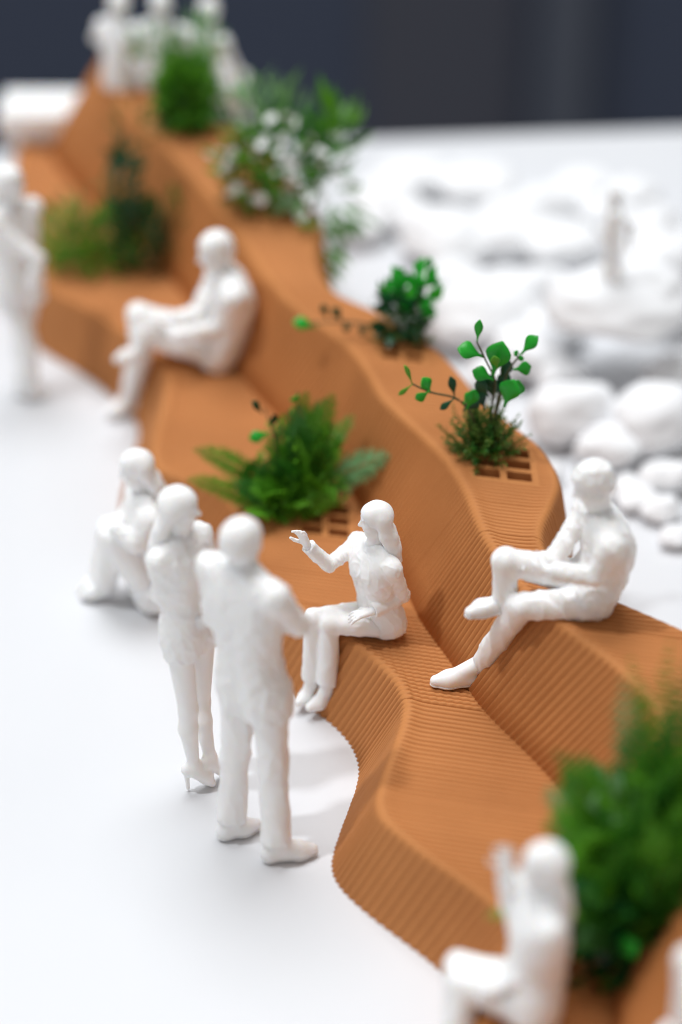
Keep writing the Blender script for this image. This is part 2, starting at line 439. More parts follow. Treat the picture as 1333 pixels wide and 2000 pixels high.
# joint positions of every figure, in figure metres
POSES = {
 'woman_seated': dict(pelvis=(0.185,8.75,0.459), waist=(0.162,8.75,0.587), chest=(0.138,8.74,0.725), neck=(0.148,8.75,0.837), head=(0.147,8.74,0.987), hipL=(0.223,8.697,0.451), hipR=(0.148,8.803,0.451), kneeL=(-0.053,8.674,0.48), kneeR=(-0.121,8.703,0.49), ankL=(-0.061,8.66,0.14), ankR=(-0.13,8.72,0.124), toeL=(-0.139,8.611,0.06), toeR=(-0.192,8.658,0.05), shL=(0.22,8.648,0.793), shR=(0.077,8.852,0.793), elL=(0.271,8.715,0.6), elR=(-0.053,8.75,0.74), wrL=(0.138,8.634,0.575), wrR=(-0.145,8.708,0.87), hdL=(0.075,8.621,0.565), hdR=(-0.176,8.7,0.95)),
 'man_seated': dict(pelvis=(1.028,8.25,0.962), waist=(1.087,8.26,1.058), chest=(1.099,8.25,1.205), neck=(1.053,8.24,1.336), head=(1.013,8.22,1.497), hipL=(1.043,8.166,0.952), hipR=(1.014,8.334,0.952), kneeL=(0.745,8.18,0.923), kneeR=(0.679,8.26,1.097), ankL=(0.613,8.36,0.505), ankR=(0.681,8.26,0.887), toeL=(0.409,8.341,0.41), toeR=(0.539,8.2,0.878), shL=(1.081,8.078,1.284), shR=(1.024,8.402,1.284), elL=(1.022,8.06,1.155), elR=(0.885,8.274,1.1), wrL=(0.841,8.08,1.171), wrR=(0.796,8.32,1.043), hdL=(0.781,8.16,1.131), hdR=(0.737,8.26,1.084)),
 'man_standing': dict(pelvis=(-0.35,7.78,0.799), waist=(-0.366,7.78,0.978), chest=(-0.376,7.77,1.198), neck=(-0.383,7.76,1.388), head=(-0.38,7.76,1.524), hipL=(-0.411,7.831,0.79), hipR=(-0.288,7.729,0.79), kneeL=(-0.438,7.84,0.396), kneeR=(-0.276,7.73,0.43), ankL=(-0.461,7.801,0.09), ankR=(-0.268,7.654,0.09), toeL=(-0.36,7.841,0.03), toeR=(-0.121,7.685,0.03), shL=(-0.51,7.866,1.335), shR=(-0.257,7.654,1.335), elL=(-0.511,7.911,1.06), elR=(-0.165,7.768,1.12), wrL=(-0.386,7.967,1.02), wrR=(-0.248,7.848,1.08), hdL=(-0.305,8.0,0.945), hdR=(-0.346,7.99,0.978)),
 'woman_standing': dict(pelvis=(-0.628,8.17,0.797), waist=(-0.643,8.17,0.966), chest=(-0.646,8.17,1.115), neck=(-0.657,8.17,1.27), head=(-0.648,8.17,1.414), hipL=(-0.583,8.224,0.788), hipR=(-0.673,8.116,0.788), kneeL=(-0.603,8.26,0.366), kneeR=(-0.646,8.12,0.433), ankL=(-0.562,8.165,0.12), ankR=(-0.63,8.113,0.12), toeL=(-0.493,8.194,0.02), toeR=(-0.557,8.131,0.02), shL=(-0.577,8.266,1.222), shR=(-0.738,8.074,1.222), elL=(-0.546,8.195,1.0), elR=(-0.735,8.112,1.02), wrL=(-0.559,8.211,0.82), wrR=(-0.662,8.1,0.92), hdL=(-0.589,8.18,0.816), hdR=(-0.62,8.096,0.91)),
 'person_floor': dict(pelvis=(-0.899,9.526,0.11), waist=(-0.897,9.59,0.239), chest=(-0.899,9.58,0.421), neck=(-0.917,9.56,0.592), head=(-0.955,9.53,0.752), hipL=(-0.885,9.448,0.101), hipR=(-0.913,9.605,0.101), kneeL=(-1.068,9.45,0.42), kneeR=(-1.101,9.61,0.357), ankL=(-1.134,9.532,0.07), ankR=(-1.163,9.584,0.07), toeL=(-1.235,9.534,0.03), toeR=(-1.252,9.59,0.03), shL=(-0.89,9.412,0.542), shR=(-0.943,9.708,0.542), elL=(-0.958,9.37,0.444), elR=(-1.032,9.673,0.36), wrL=(-1.053,9.41,0.504), wrR=(-1.089,9.63,0.388), hdL=(-1.095,9.45,0.449), hdR=(-1.114,9.58,0.392)),
 'woman_far': dict(pelvis=(-1.725,11.53,0.653), waist=(-1.731,11.53,0.806), chest=(-1.73,11.53,0.957), neck=(-1.735,11.53,1.122), head=(-1.724,11.53,1.263), hipL=(-1.672,11.583,0.644), hipR=(-1.778,11.477,0.644), kneeL=(-1.754,11.6,0.285), kneeR=(-1.692,11.46,0.353), ankL=(-1.742,11.491,0.09), ankR=(-1.69,11.452,0.09), toeL=(-1.68,11.528,0.03), toeR=(-1.618,11.466,0.03), shL=(-1.636,11.629,1.075), shR=(-1.834,11.431,1.075), elL=(-1.865,11.58,0.811), elR=(-1.594,11.4,0.887), wrL=(-1.802,11.53,0.653), wrR=(-1.639,11.38,0.716), hdL=(-1.776,11.51,0.601), hdR=(-1.628,11.38,0.64)),
 'person_lounging': dict(pelvis=(-0.662,11.209,0.48), waist=(-0.59,11.189,0.62), chest=(-0.567,11.173,0.78), neck=(-0.594,11.145,0.92), head=(-0.648,11.136,1.06), hipL=(-0.641,11.132,0.47), hipR=(-0.683,11.286,0.47), kneeL=(-1.025,11.15,0.58), kneeR=(-1.06,11.199,0.66), ankL=(-1.137,11.293,0.14), ankR=(-1.052,11.1,0.485), toeL=(-1.247,11.229,0.04), toeR=(-1.164,11.04,0.482), shL=(-0.553,10.991,0.868), shR=(-0.635,11.3,0.868), elL=(-0.591,11.096,0.64), elR=(-0.754,11.162,0.68), wrL=(-0.775,11.041,0.64), wrR=(-0.884,11.106,0.68), hdL=(-0.866,11.015,0.66), hdR=(-0.95,11.105,0.69)),
 'woman_waving': dict(pelvis=(0.682,6.38,0.47), waist=(0.705,6.4,0.615), chest=(0.703,6.4,0.775), neck=(0.707,6.41,0.923), head=(0.703,6.4,1.07), hipL=(0.694,6.311,0.462), hipR=(0.67,6.449,0.462), kneeL=(0.443,6.42,0.5), kneeR=(0.433,6.499,0.5), ankL=(0.417,6.29,0.213), ankR=(0.414,6.41,0.142), toeL=(0.348,6.355,0.04), toeR=(0.34,6.406,0.04), shL=(0.73,6.277,0.877), shR=(0.683,6.543,0.877), elL=(0.722,6.352,0.66), elR=(0.612,6.506,0.8), wrL=(0.591,6.319,0.58), wrR=(0.586,6.481,0.98), hdL=(0.538,6.327,0.56), hdR=(0.569,6.469,1.12)),
 'person_hill': dict(pelvis=(-1.136,13.08,1.028), waist=(-1.122,13.1,1.163), chest=(-1.138,13.08,1.313), neck=(-1.147,13.08,1.447), head=(-1.17,13.08,1.576), hipL=(-1.108,13.005,1.019), hipR=(-1.163,13.155,1.019), kneeL=(-1.388,12.93,1.093), kneeR=(-1.402,13.08,1.06), ankL=(-1.389,12.93,0.789), ankR=(-1.389,13.08,0.753), toeL=(-1.478,12.9,0.754), toeR=(-1.485,13.03,0.727), shL=(-1.095,12.939,1.397), shR=(-1.198,13.221,1.397), elL=(-1.067,12.88,1.287), elR=(-1.289,13.23,1.172), wrL=(-1.231,12.88,1.209), wrR=(-1.333,13.16,1.074), hdL=(-1.293,12.9,1.169), hdR=(-1.378,13.14,1.05)),
}

# ------------------------------------------------------------------ sculpting: distance fields + surface nets
class Field:
    def __init__(self, lo, hi, h):
        self.lo = np.array(lo, float); self.h = h
        self.n = np.ceil((np.array(hi)-self.lo)/h).astype(int) + 1
        self.f = np.full(self.n, 0.5, np.float32)
        self.ax = [self.lo[i] + h*np.arange(self.n[i]) for i in range(3)]
    def block(self, lo, hi):
        a = np.maximum(0, np.floor((np.array(lo)-self.lo)/self.h).astype(int))
        b_ = np.minimum(self.n, np.ceil((np.array(hi)-self.lo)/self.h).astype(int)+1)
        if np.any(b_ <= a): return None
        sl = tuple(slice(a[i], b_[i]) for i in range(3))
        g = [self.ax[i][sl[i]] for i in range(3)]
        return sl, g[0][:,None,None], g[1][None,:,None], g[2][None,None,:]
    def merge(self, sl, d, k, mode):
        f = self.f[sl]
        if mode == 'sub':
            d = -d
            h = np.clip(0.5 - 0.5*(d-f)/k, 0, 1)
            r = d*(1-h) + f*h + k*h*(1-h)
            # smooth max(f, -d)
            h = np.clip(0.5 + 0.5*(d-f)/k, 0, 1)
            r = f*(1-h) + d*h + k*h*(1-h)
        else:
            h = np.clip(0.5 + 0.5*(f-d)/k, 0, 1)
            r = f*(1-h) + d*h - k*h*(1-h)
        self.f[sl] = r.astype(np.float32)
    def cap(self, a, b_, r0, r1, k=0.02, mode='add', flat=False):
        a = np.array(a, float); b_ = np.array(b_, float)
        R_ = max(r0, r1) + 2*k + 0.03
        B = self.block(np.minimum(a, b_)-R_, np.maximum(a, b_)+R_)
        if B is None: return
        sl, x, y, z = B
        ab = b_-a; L2 = max(ab.dot(ab), 1e-9)
        tr = ((x-a[0])*ab[0] + (y-a[1])*ab[1] + (z-a[2])*ab[2])/L2
        t_ = np.clip(tr, 0, 1)
        d = np.sqrt((x-a[0]-t_*ab[0])**2 + (y-a[1]-t_*ab[1])**2 + (z-a[2]-t_*ab[2])**2) - (r0 + (r1-r0)*t_)
        if flat: d = np.maximum(d, (tr-1)*math.sqrt(L2))
        self.merge(sl, d, k, mode)
    def ell(self, c, axes, r, k=0.015, mode='add'):
        c = np.array(c, float); r = np.array(r, float); A = np.array([np.array(v) for v in axes])
        R_ = r.max() + 2*k + 0.03
        B = self.block(c-R_, c+R_)
        if B is None: return
        sl, x, y, z = B
        q = [((x-c[0])*A[i][0] + (y-c[1])*A[i][1] + (z-c[2])*A[i][2]) for i in range(3)]
        k0 = np.sqrt(sum((q[i]/r[i])**2 for i in range(3)))
        k1 = np.sqrt(sum((q[i]/r[i]**2)**2 for i in range(3))) + 1e-9
        self.merge(sl, k0*(k0-1)/k1, k, mode)
    def cut(self, p, n):
        """keep only the side the normal n points to"""
        p = np.array(p, float); n = np.array(n, float); n /= np.linalg.norm(n)
        x, y, z = self.ax[0][:,None,None], self.ax[1][None,:,None], self.ax[2][None,None,:]
        self.f = np.maximum(self.f, -((x-p[0])*n[0] + (y-p[1])*n[1] + (z-p[2])*n[2])).astype(np.float32)
    def surface(self):
        f = self.f; s = f < 0
        o = [(i,j,k) for i in (0,1) for j in (0,1) for k in (0,1)]
        nx, ny, nz = (v-1 for v in f.shape)
        cnt = np.zeros((nx,ny,nz), np.int8)
        for i,j,k in o: cnt += s[i:i+nx, j:j+ny, k:k+nz]
        I, J, Kk = np.nonzero((cnt > 0) & (cnt < 8))
        val = {c: f[I+c[0], J+c[1], Kk+c[2]] for c in o}
        acc = np.zeros((len(I),3)); num = np.zeros(len(I))
        for c in o:
            for axis in range(3):
                if c[axis] == 0:
                    e = list(c); e[axis] = 1; e = tuple(e)
                    fa, fb = val[c], val[e]
                    mk = (fa < 0) != (fb < 0)
                    t_ = np.where(mk, fa/np.where(mk, fa-fb, 1), 0)
                    p = np.tile(np.array(c, float), (len(I),1)); p[:,axis] = t_
                    acc += p*mk[:,None]; num += mk
        V = (np.stack([I,J,Kk],1) + acc/num[:,None])*self.h + self.lo
        gi = np.full((nx,ny,nz), -1, np.int32); gi[I,J,Kk] = np.arange(len(I))
        Q = []
        for axis in range(3):
            e = [slice(1,-1)]*3; e[axis] = slice(0,-1)
            e2 = list(e); e2[axis] = slice(1,None)
            a = s[tuple(e)]; b_ = s[tuple(e2)]
            u, v = [(1,2),(2,0),(0,1)][axis]
            ii = np.argwhere(a != b_); inn = a[a != b_]
            off = np.ones(3, int); off[axis] = 0
            p = ii + off
            du = np.zeros(3, int); du[u] = 1; dv = np.zeros(3, int); dv[v] = 1
            g = lambda q: gi[q[:,0], q[:,1], q[:,2]]
            q4 = np.stack([g(p-du-dv), g(p-dv), g(p), g(p-du)], 1)
            q4[~inn] = q4[~inn][:, ::-1]
            Q.append(q4)
        return V, np.concatenate(Q)

def relax(V, Q, it=1, w=0.5):
    for _ in range(it):
        acc = np.zeros_like(V); n = np.zeros(len(V))
        for a, b_ in ((0,1),(1,2),(2,3),(3,0)):
            np.add.at(acc, Q[:,a], V[Q[:,b_]]); np.add.at(acc, Q[:,b_], V[Q[:,a]])
            np.add.at(n, Q[:,a], 1); np.add.at(n, Q[:,b_], 1)
        V = V*(1-w) + acc/np.maximum(n,1)[:,None]*w
    return V

def normals(V, Q):
    nf = np.cross(V[Q[:,2]]-V[Q[:,0]], V[Q[:,3]]-V[Q[:,1]])
    N = np.zeros_like(V)
    for k in range(4): np.add.at(N, Q[:,k], nf)
    return N/(np.linalg.norm(N,axis=1)[:,None]+1e-12)

def folds(V, Q, amp, freq, stretch=(1,1,1), ridged=True, off=0.0):
    """creases: two sets of long ridges that lean opposite ways, plus fine unevenness"""
    N = normals(V, Q)
    st = np.array(stretch)*freq
    d = np.empty(len(V))
    A = V*st + off
    B = np.stack([V[:,0]*.9 + V[:,2]*.55, V[:,1], V[:,2]*.5 - V[:,0]*.4], 1)*freq*1.25 + off + 9.1
    for i in range(len(V)):
        a = mnoise.noise(A[i]); b_ = mnoise.noise(B[i])
        if ridged == 'strand':
            d[i] = a; continue
        if ridged == 'soft':
            d[i] = max(0, 1-abs(a)*2.6)**1.4 - 0.3 + 0.5*max(0, 1-abs(b_)*3.5)**1.5; continue
        d[i] = max(0, 1-abs(a)*3.2)**1.5*0.8 + max(0, 1-abs(b_)*3.6)**1.6*0.8 - 0.45 + 0.35*mnoise.noise(A[i]*2.6)
    return V + N*(d*amp)[:,None]

def unit(v):
    v = np.array(v, float); return v/(np.linalg.norm(v)+1e-9)

def hand(F, wr, hd, palm, k, curl=0.5, spread=0.35):
    """palm, four fingers of different length with two bends, thumb at the side"""
    wr = np.array(wr); d = unit(np.array(hd)-wr); n = np.array(palm, float); n = unit(n - d*n.dot(d)); l = np.cross(d, n)
    L = 0.085*k
    kn = wr + d*L
    for o_ in (-0.020, -0.007, 0.007, 0.020):
        F.cap(wr + l*o_*0.5*k, kn + l*o_*k, 0.0150*k, 0.0125*k, 0.006)
    for o_, fl in ((-0.030, 0.050), (-0.010, 0.062), (0.010, 0.066), (0.030, 0.056)):
        a = kn + l*o_*0.95*k
        dd = unit(d + l*o_*spread*12 + n*curl*0.5)
        b_ = a + dd*fl*0.5*k
        dd2 = unit(dd + n*curl*1.3)
        c = b_ + dd2*fl*0.45*k
        F.cap(a, b_, 0.0092*k, 0.0086*k, 0.002); F.cap(b_, c, 0.0086*k, 0.0072*k, 0.002)
    a = wr + d*0.025*k - l*0.022*k
    b_ = a + unit(d*0.7 - l*0.8 + n*0.4)*0.045*k
    c = b_ + unit(d*1.0 - l*0.15 + n*0.5)*0.035*k
    F.cap(a, b_, 0.0125*k, 0.0105*k, 0.006); F.cap(b_, c, 0.0105*k, 0.0082*k, 0.004)

def head(F, c, f, u, k):
    f = unit(f); u = unit(np.array(u) - f*np.dot(u, f)); r = np.cross(f, u); ax = (f, r, u)
    c = np.array(c, float)
    P_ = lambda a, b_, e: c + (f*a + r*b_ + u*e)*k
    F.ell(P_(-0.012, 0, 0.028), ax, np.array([0.096, 0.076, 0.088])*k, 0.02)
    F.ell(P_(0.024, 0, -0.035), ax, np.array([0.066, 0.057, 0.080])*k, 0.03*k)
    F.cap(P_(0.058, 0.012, -0.096), P_(0.058, -0.012, -0.096), 0.020*k, 0.020*k, 0.02*k)
    for sg in (-1, 1):
        F.cap(P_(-0.01, sg*0.048, -0.062), P_(0.048, sg*0.020, -0.094), 0.020*k, 0.018*k, 0.02*k)
        F.ell(P_(0.096, sg*0.031, 0.006), ax, np.array([0.016, 0.020, 0.014])*k, 0.012*k, 'sub')
        F.ell(P_(0.074, sg*0.031, 0.003), ax, np.array([0.012, 0.015, 0.011])*k, 0.004*k)
        F.ell(P_(-0.010, sg*0.077, -0.006), ax, np.array([0.018, 0.008, 0.030])*k, 0.005*k)
        F.ell(P_(0.060, sg*0.036, -0.030), ax, np.array([0.022, 0.020, 0.018])*k, 0.02*k)
    F.cap(P_(0.080, 0.036, 0.024), P_(0.080, -0.036, 0.024), 0.011*k, 0.011*k, 0.014*k)
    F.cap(P_(0.086, 0, 0.010), P_(0.108, 0, -0.026), 0.008*k, 0.012*k, 0.010*k)
    for sg in (-1, 1): F.ell(P_(0.094, sg*0.011, -0.030), ax, np.array([0.012, 0.009, 0.009])*k, 0.006*k)
    F.cap(P_(0.083, 0.015, -0.053), P_(0.083, -0.015, -0.053), 0.008*k, 0.008*k, 0.004*k)
    F.cap(P_(0.079, 0.013, -0.066), P_(0.079, -0.013, -0.066), 0.009*k, 0.009*k, 0.004*k)
    return P_, ax

def torso(F, J, left, k, grow=0.0, k_s=0.03, bust=0.0, fwd=None, neck=True):
    """stations along the spine; each is a capsule lying across the body"""
    L = unit(left); L2 = unit(np.array(J['shL'])-np.array(J['shR']))
    pel, wai, che, nec = (np.array(J[n], float) for n in ('pelvis','waist','chest','neck'))
    st = [(pel, 0.085, 0.098, 0), (pel*.5+wai*.5, 0.060, 0.092, .2), (wai, 0.046, 0.086, .4),
          (wai*.5+che*.5, 0.062, 0.092, .6), (che, 0.082, 0.096, .85), (che*.5+nec*.5, 0.098, 0.082, 1)]
    for i in range(len(st)-1):
        for t_ in (0, .5):
            a, b_ = st[i], st[i+1]
            c = a[0]*(1-t_)+b_[0]*t_; hw = (a[1]*(1-t_)+b_[1]*t_)*k; r = (a[2]*(1-t_)+b_[2]*t_)*k + grow
            l = unit(L*(1-a[3])+L2*a[3])
            F.cap(c-l*hw, c+l*hw, r, r, k_s)
    c, hw, r = st[-1][0], st[-1][1]*k, st[-1][2]*k+grow
    F.cap(c-L2*hw, c+L2*hw, r, r, k_s)
    shl, shr = np.array(J['shL'], float), np.array(J['shR'], float)
    F.cap(shl, shr, 0.052*k+grow, 0.052*k+grow, 0.04*k)
    tr = nec + (nec-che)*0.10
    for q in (shl, shr): F.cap(tr, q, 0.050*k+grow*.6, 0.046*k+grow, 0.03*k)
    if bust and fwd is not None:
        f = unit(fwd)
        for sg in (-1, 1):
            F.ell(che*.72+nec*.28 + f*0.062*k + L2*sg*0.052*k - np.array([0,0,0.045*k]), (f, L2, np.cross(f, L2)), np.array([bust, .062, .066])*k+grow, 0.03*k)

def foot(F, kn, an, to, k, grow=0.0, heel=0.0):
    kn, an, to = (np.array(v, float) for v in (kn, an, to))
    sh = unit(an-kn); d = unit(to-an); dn = unit(sh - d*sh.dot(d))
    he = an + dn*0.030*k - d*0.022*k
    if an[2]-to[2] > 0.05 and not heel and abs(sh[2]) > 0.6:      # standing flat: heel under the ankle
        d = unit([to[0]-an[0], to[1]-an[1], 0]); dn = np.array([0, 0, -1.0])
        to = to + np.array([0, 0, 0.006*k])
        he = np.array([an[0], an[1], to[2]+0.010*k]) - d*0.030*k
    ball = to - d*0.055*k + dn*(-0.004*k)
    F.cap(an - sh*0.02*k, he, 0.036*k+grow, 0.030*k+grow, 0.02*k)
    F.cap(he, ball, 0.030*k+grow, 0.034*k+grow, 0.02*k)
    F.cap(an, ball, 0.034*k+grow, 0.028*k+grow, 0.02*k)
    F.cap(ball, to, 0.034*k+grow, 0.021*k+grow, 0.02*k)
    if heel:
        F.cap(he + dn*0.01*k, [he[0], he[1], 0.014], 0.016*k, 0.011*k, 0.01*k)
    return he, ball, dn

def bounds(pts, m_):
    a = np.array(pts); return a.min(0)-m_, a.max(0)+m_

def emit(name, F, parent, org, fold=None, it=1, w=0.4):
    V, Q = F.surface()
    if len(V) == 0: return None
    V = relax(V, Q, it, w)
    if fold: V = folds(V, Q, *fold)
    me = mesh_data(name, V - np.array(org), Q, M['resin'])
    return mobj(name, me, parent)

def figurine(pose, theta, k, label, h=0.007, face=None, up=(0,0,1), hair='short', trousers=True, jacket=True, bust=0.0, skirt=False,
             palmL=(0,0,-1), palmR=(0,0,-1), curl=(0.5,0.5), shoes=True, heels=0.0, seed=0.0, hem=0.06, opening=False, leg=1.0, flare=0.056, foldk=1.0, slim=1.0, hk=1.0, tl=0.93, sole=False, group=None):
    J = POSES[pose]
    kb = k*slim                                   # girth of torso and limbs
    J = {a: np.array(b_, float) for a, b_ in J.items()}
    a = R(theta); fwd = np.array([math.cos(a), math.sin(a), 0]); left = np.array([-math.sin(a), math.cos(a), 0])
    face = fwd if face is None else np.array(face, float)
    org = np.array([J['pelvis'][0], J['pelvis'][1], min(J['toeL'][2], J['toeR'][2]) - 0.02])
    root = empty('figurine', org)
    tag(root, label, 'figurine', group)
    lo, hi = bounds(list(J.values()), 0.17)
    hi[2] += 0.06
    # --- body: one continuous surface
    F = Field(lo, hi, h)
    torso(F, J, left, kb*0.93, 0, 0.03)
    P_, ax = head(F, J['head'], face, up, k*hk)
    F.cap(J['neck'] - (J['neck']-J['chest'])*0.1, P_(-0.012, 0, -0.05), 0.050*k, 0.047*k, 0.025*k)
    for s_ in 'LR':
        hp, kn, an, to = J['hip'+s_], J['knee'+s_], J['ank'+s_], J['toe'+s_]
        F.cap(hp, kn, 0.072*kb*leg, 0.050*kb*leg, 0.03*k)
        mid = kn*0.68 + an*0.32; bk = unit(np.cross(np.cross(an-kn, to-an), an-kn))
        F.cap(kn, mid - bk*0.010*k, 0.050*kb*leg, 0.049*kb*leg, 0.02*k)
        F.cap(mid - bk*0.010*k, an, 0.049*kb*leg, 0.031*kb, 0.02*k)
        foot(F, kn, an, to, k*0.92, 0, heels)
        sh_, el, wr, hd = J['sh'+s_], J['el'+s_], J['wr'+s_], J['hd'+s_]
        F.cap(sh_, el, 0.046*kb, 0.038*kb, 0.025*k)
        F.cap(el, wr, 0.038*kb, 0.024*k, 0.015*k)
        hand(F, wr, hd, palmL if s_ == 'L' else palmR, k, curl[0] if s_ == 'L' else curl[1])
    emit('body', F, root, org, None, 1, 0.25)
    kh = k*hk
    # --- hair
    hlo, hhi = bounds([J['head'], J['chest'] if hair in ('long', 'long_front') else J['neck']], 0.17*k)
    F = Field(hlo, hhi, h)
    g = 0.014 if hair != 'cap' else 0.02
    F.ell(P_(-0.014, 0, 0.032), ax, (np.array([0.096, 0.076, 0.088])+g)*kh, 0.02)
    if hair in ('long', 'long_front'):
        F.cap(P_(-0.055, 0.03, 0.02), P_(-0.055, -0.03, 0.02), 0.062*kh, 0.062*kh, 0.03*kh)
        for sg in (-1, 0, 1):
            F.cap(P_(-0.045, sg*0.055, 0.0), P_(-0.088, sg*0.056, -0.13), 0.046*kh, 0.042*kh, 0.03*kh)
            F.cap(P_(-0.088, sg*0.056, -0.13), P_(-0.110, sg*0.056, -0.22), 0.042*kh, 0.036*kh, 0.03*kh)
            F.cap(P_(-0.110, sg*0.056, -0.22), P_(-0.124, sg*0.052, -0.32), 0.036*kh, 0.024*kh, 0.03*kh)
        if hair == 'long_front':
            for sg in (-1, 1):
                F.cap(P_(-0.030, sg*0.064, 0.03), P_(-0.045, sg*0.070, -0.10), 0.028*kh, 0.034*kh, 0.03*kh)
                F.cap(P_(-0.045, sg*0.070, -0.10), P_(-0.078, sg*0.078, -0.26), 0.034*kh, 0.024*kh, 0.03*kh)
    elif hair == 'bun':
        F.ell(P_(-0.115, 0, 0.03), ax, np.array([0.04, 0.04, 0.04])*kh, 0.015)
    else:
        F.cap(P_(-0.06, 0.035, -0.02), P_(-0.06, -0.035, -0.02), 0.046*kh, 0.046*kh, 0.03*kh)
    # clear the face, keep a parting at the brow
    F.ell(P_(0.115, 0, -0.050), ax, np.array([0.112, 0.085, 0.108])*kh, 0.010*kh, 'sub')
    if hair == 'curly':
        emit('hair', F, root, org, (0.0075*kh, 24, (1,1,1), True, seed), 1, 0.3)
    elif hair == 'cap':
        F.cap(P_(0.055, 0.03, 0.06), P_(0.055, -0.03, 0.06), 0.050*kh, 0.050*kh, 0.03*kh)
        emit('hair', F, root, org, (0.014*kh, 30, (1,1,.7), True, seed), 1, 0.3)
    else:
        emit('hair', F, root, org, (0.0030*kh, 30, (1,1,0.05 if 'long' in hair else .5), 'strand', seed), 1, 0.3)
    # --- trousers / skirt
    if trousers:
        legs = [J[n+s_] for n in ('hip','knee','ank') for s_ in 'LR'] + [J['pelvis']]
        tlo, thi = bounds(legs, 0.14*k)
        F = Field(tlo, thi, h)
        F.cap(J['pelvis']-left*0.07*kb, J['pelvis']+left*0.07*kb, 0.104*kb, 0.104*kb, 0.03)
        F.cap(J['pelvis']*.45+J['waist']*.55-left*0.05*k, J['pelvis']*.45+J['waist']*.55+left*0.05*kb, 0.09*kb, 0.09*kb, 0.03)
        for s_ in 'LR':
            hp, kn, an = J['hip'+s_], J['knee'+s_], J['ank'+s_]
            F.cap(hp, kn, 0.090*kb, 0.066*kb, 0.03*k)
            e = kn + (an-kn)*tl
            F.cap(kn, e, 0.064*kb, flare*k, 0.02*k, flat=True)
        emit('trousers', F, root, org, (0.0058*k*foldk, 11, (1.2,1.2,.38), 'soft', seed+3), 1, 0.3)
    if skirt:
        slo, shi = bounds([J['pelvis'], J['waist'], J['pelvis']-np.array([0,0,0.25])], 0.2*k)
        F = Field(slo, shi, h)
        F.cap(J['waist']-left*0.03*k, J['waist']+left*0.03*k, 0.09*k, 0.09*k, 0.03)
        hc = J['pelvis'] + (J['kneeL']*.5+J['kneeR']*.5 - J['pelvis'])*0.42
        for o_ in (-1, 1):
            F.cap(J['waist']+left*o_*0.04*k, hc+left*o_*0.06*k, 0.085*k, 0.105*k, 0.03, flat=True)
        emit('skirt', F, root, org, (0.008*k, 16, (1,1,.4), True, seed+4), 1, 0.3)
    # --- jacket
    if jacket:
        jl = [J[n] for n in ('pelvis','waist','chest','neck','shL','shR','elL','elR','wrL','wrR')]
        jlo, jhi = bounds(jl, 0.15*k)
        F = Field(jlo, jhi, h)
        torso(F, J, left, kb, 0.010*k, 0.03, bust, fwd)
        axis = unit(J['waist']-J['pelvis'])
        lo_ = J['pelvis'] - axis*(hem+0.02)*k
        F.cap(J['waist']-left*0.04*kb, lo_-left*0.08*kb, 0.098*kb, 0.112*kb, 0.03)
        F.cap(J['waist']+left*0.04*kb, lo_+left*0.08*kb, 0.098*kb, 0.112*kb, 0.03)
        F.cut(J['pelvis'] - axis*hem*k, axis)
        if opening:
            for o_ in (-0.030, 0.030):
                F.cap(J['chest']+fwd*0.108*kb+left*o_*k, J['pelvis']+fwd*0.125*kb+left*o_*1.4*k, 0.006*k, 0.010*k, 0.010*k, 'sub')
        for s_ in 'LR':
            sh_, el, wr = J['sh'+s_], J['el'+s_], J['wr'+s_]
            F.cap(sh_, sh_*.75+el*.25, 0.060*kb, 0.056*kb, 0.028*k)
            F.cap(sh_*.75+el*.25, el, 0.056*kb, 0.050*kb, 0.009*k)
            F.cap(el, el + (wr-el)*0.97, 0.050*kb, 0.040*k, 0.008*k, flat=True)
        # collar
        F.cap(J['neck']-left*0.03*k, J['neck']+left*0.03*k, 0.052*k, 0.052*k, 0.02*k)
        F.cap(J['neck']+(J['neck']-J['chest'])*0.05, J['neck']+unit(J['neck']-J['chest'])*0.2*k+fwd*0.02, 0.046*k, 0.06*k, 0.006, 'sub')
        emit('jacket', F, root, org, (0.0062*k*foldk, 17, (1,1,.75), True, seed+1), 1, 0.3)
    # --- shoes
    if shoes:
        for s_ in 'LR':
            kn, an, to = J['knee'+s_], J['ank'+s_], J['toe'+s_]
            flo, fhi = bounds([an, to], 0.1*k)
            F = Field(flo, fhi, min(h, 0.007))
            he, ball, dn = foot(F, kn, an, to, k, 0.006*k)
            F.cut(ball + dn*0.026*k, -dn)
            F.cut(an - unit(an-kn)*0.03*k, unit(an-kn))
            so = emit('shoe', F, root, org, None, 1, 0.2)
            if sole:
                F = Field(flo, fhi, min(h, 0.006))
                foot(F, kn, an, to, k, 0.011*k)
                F.cut(ball + dn*0.031*k, -dn)
                F.cut(ball + dn*0.016*k, dn)
                emit('sole', F, so, org, None, 0)
    return root

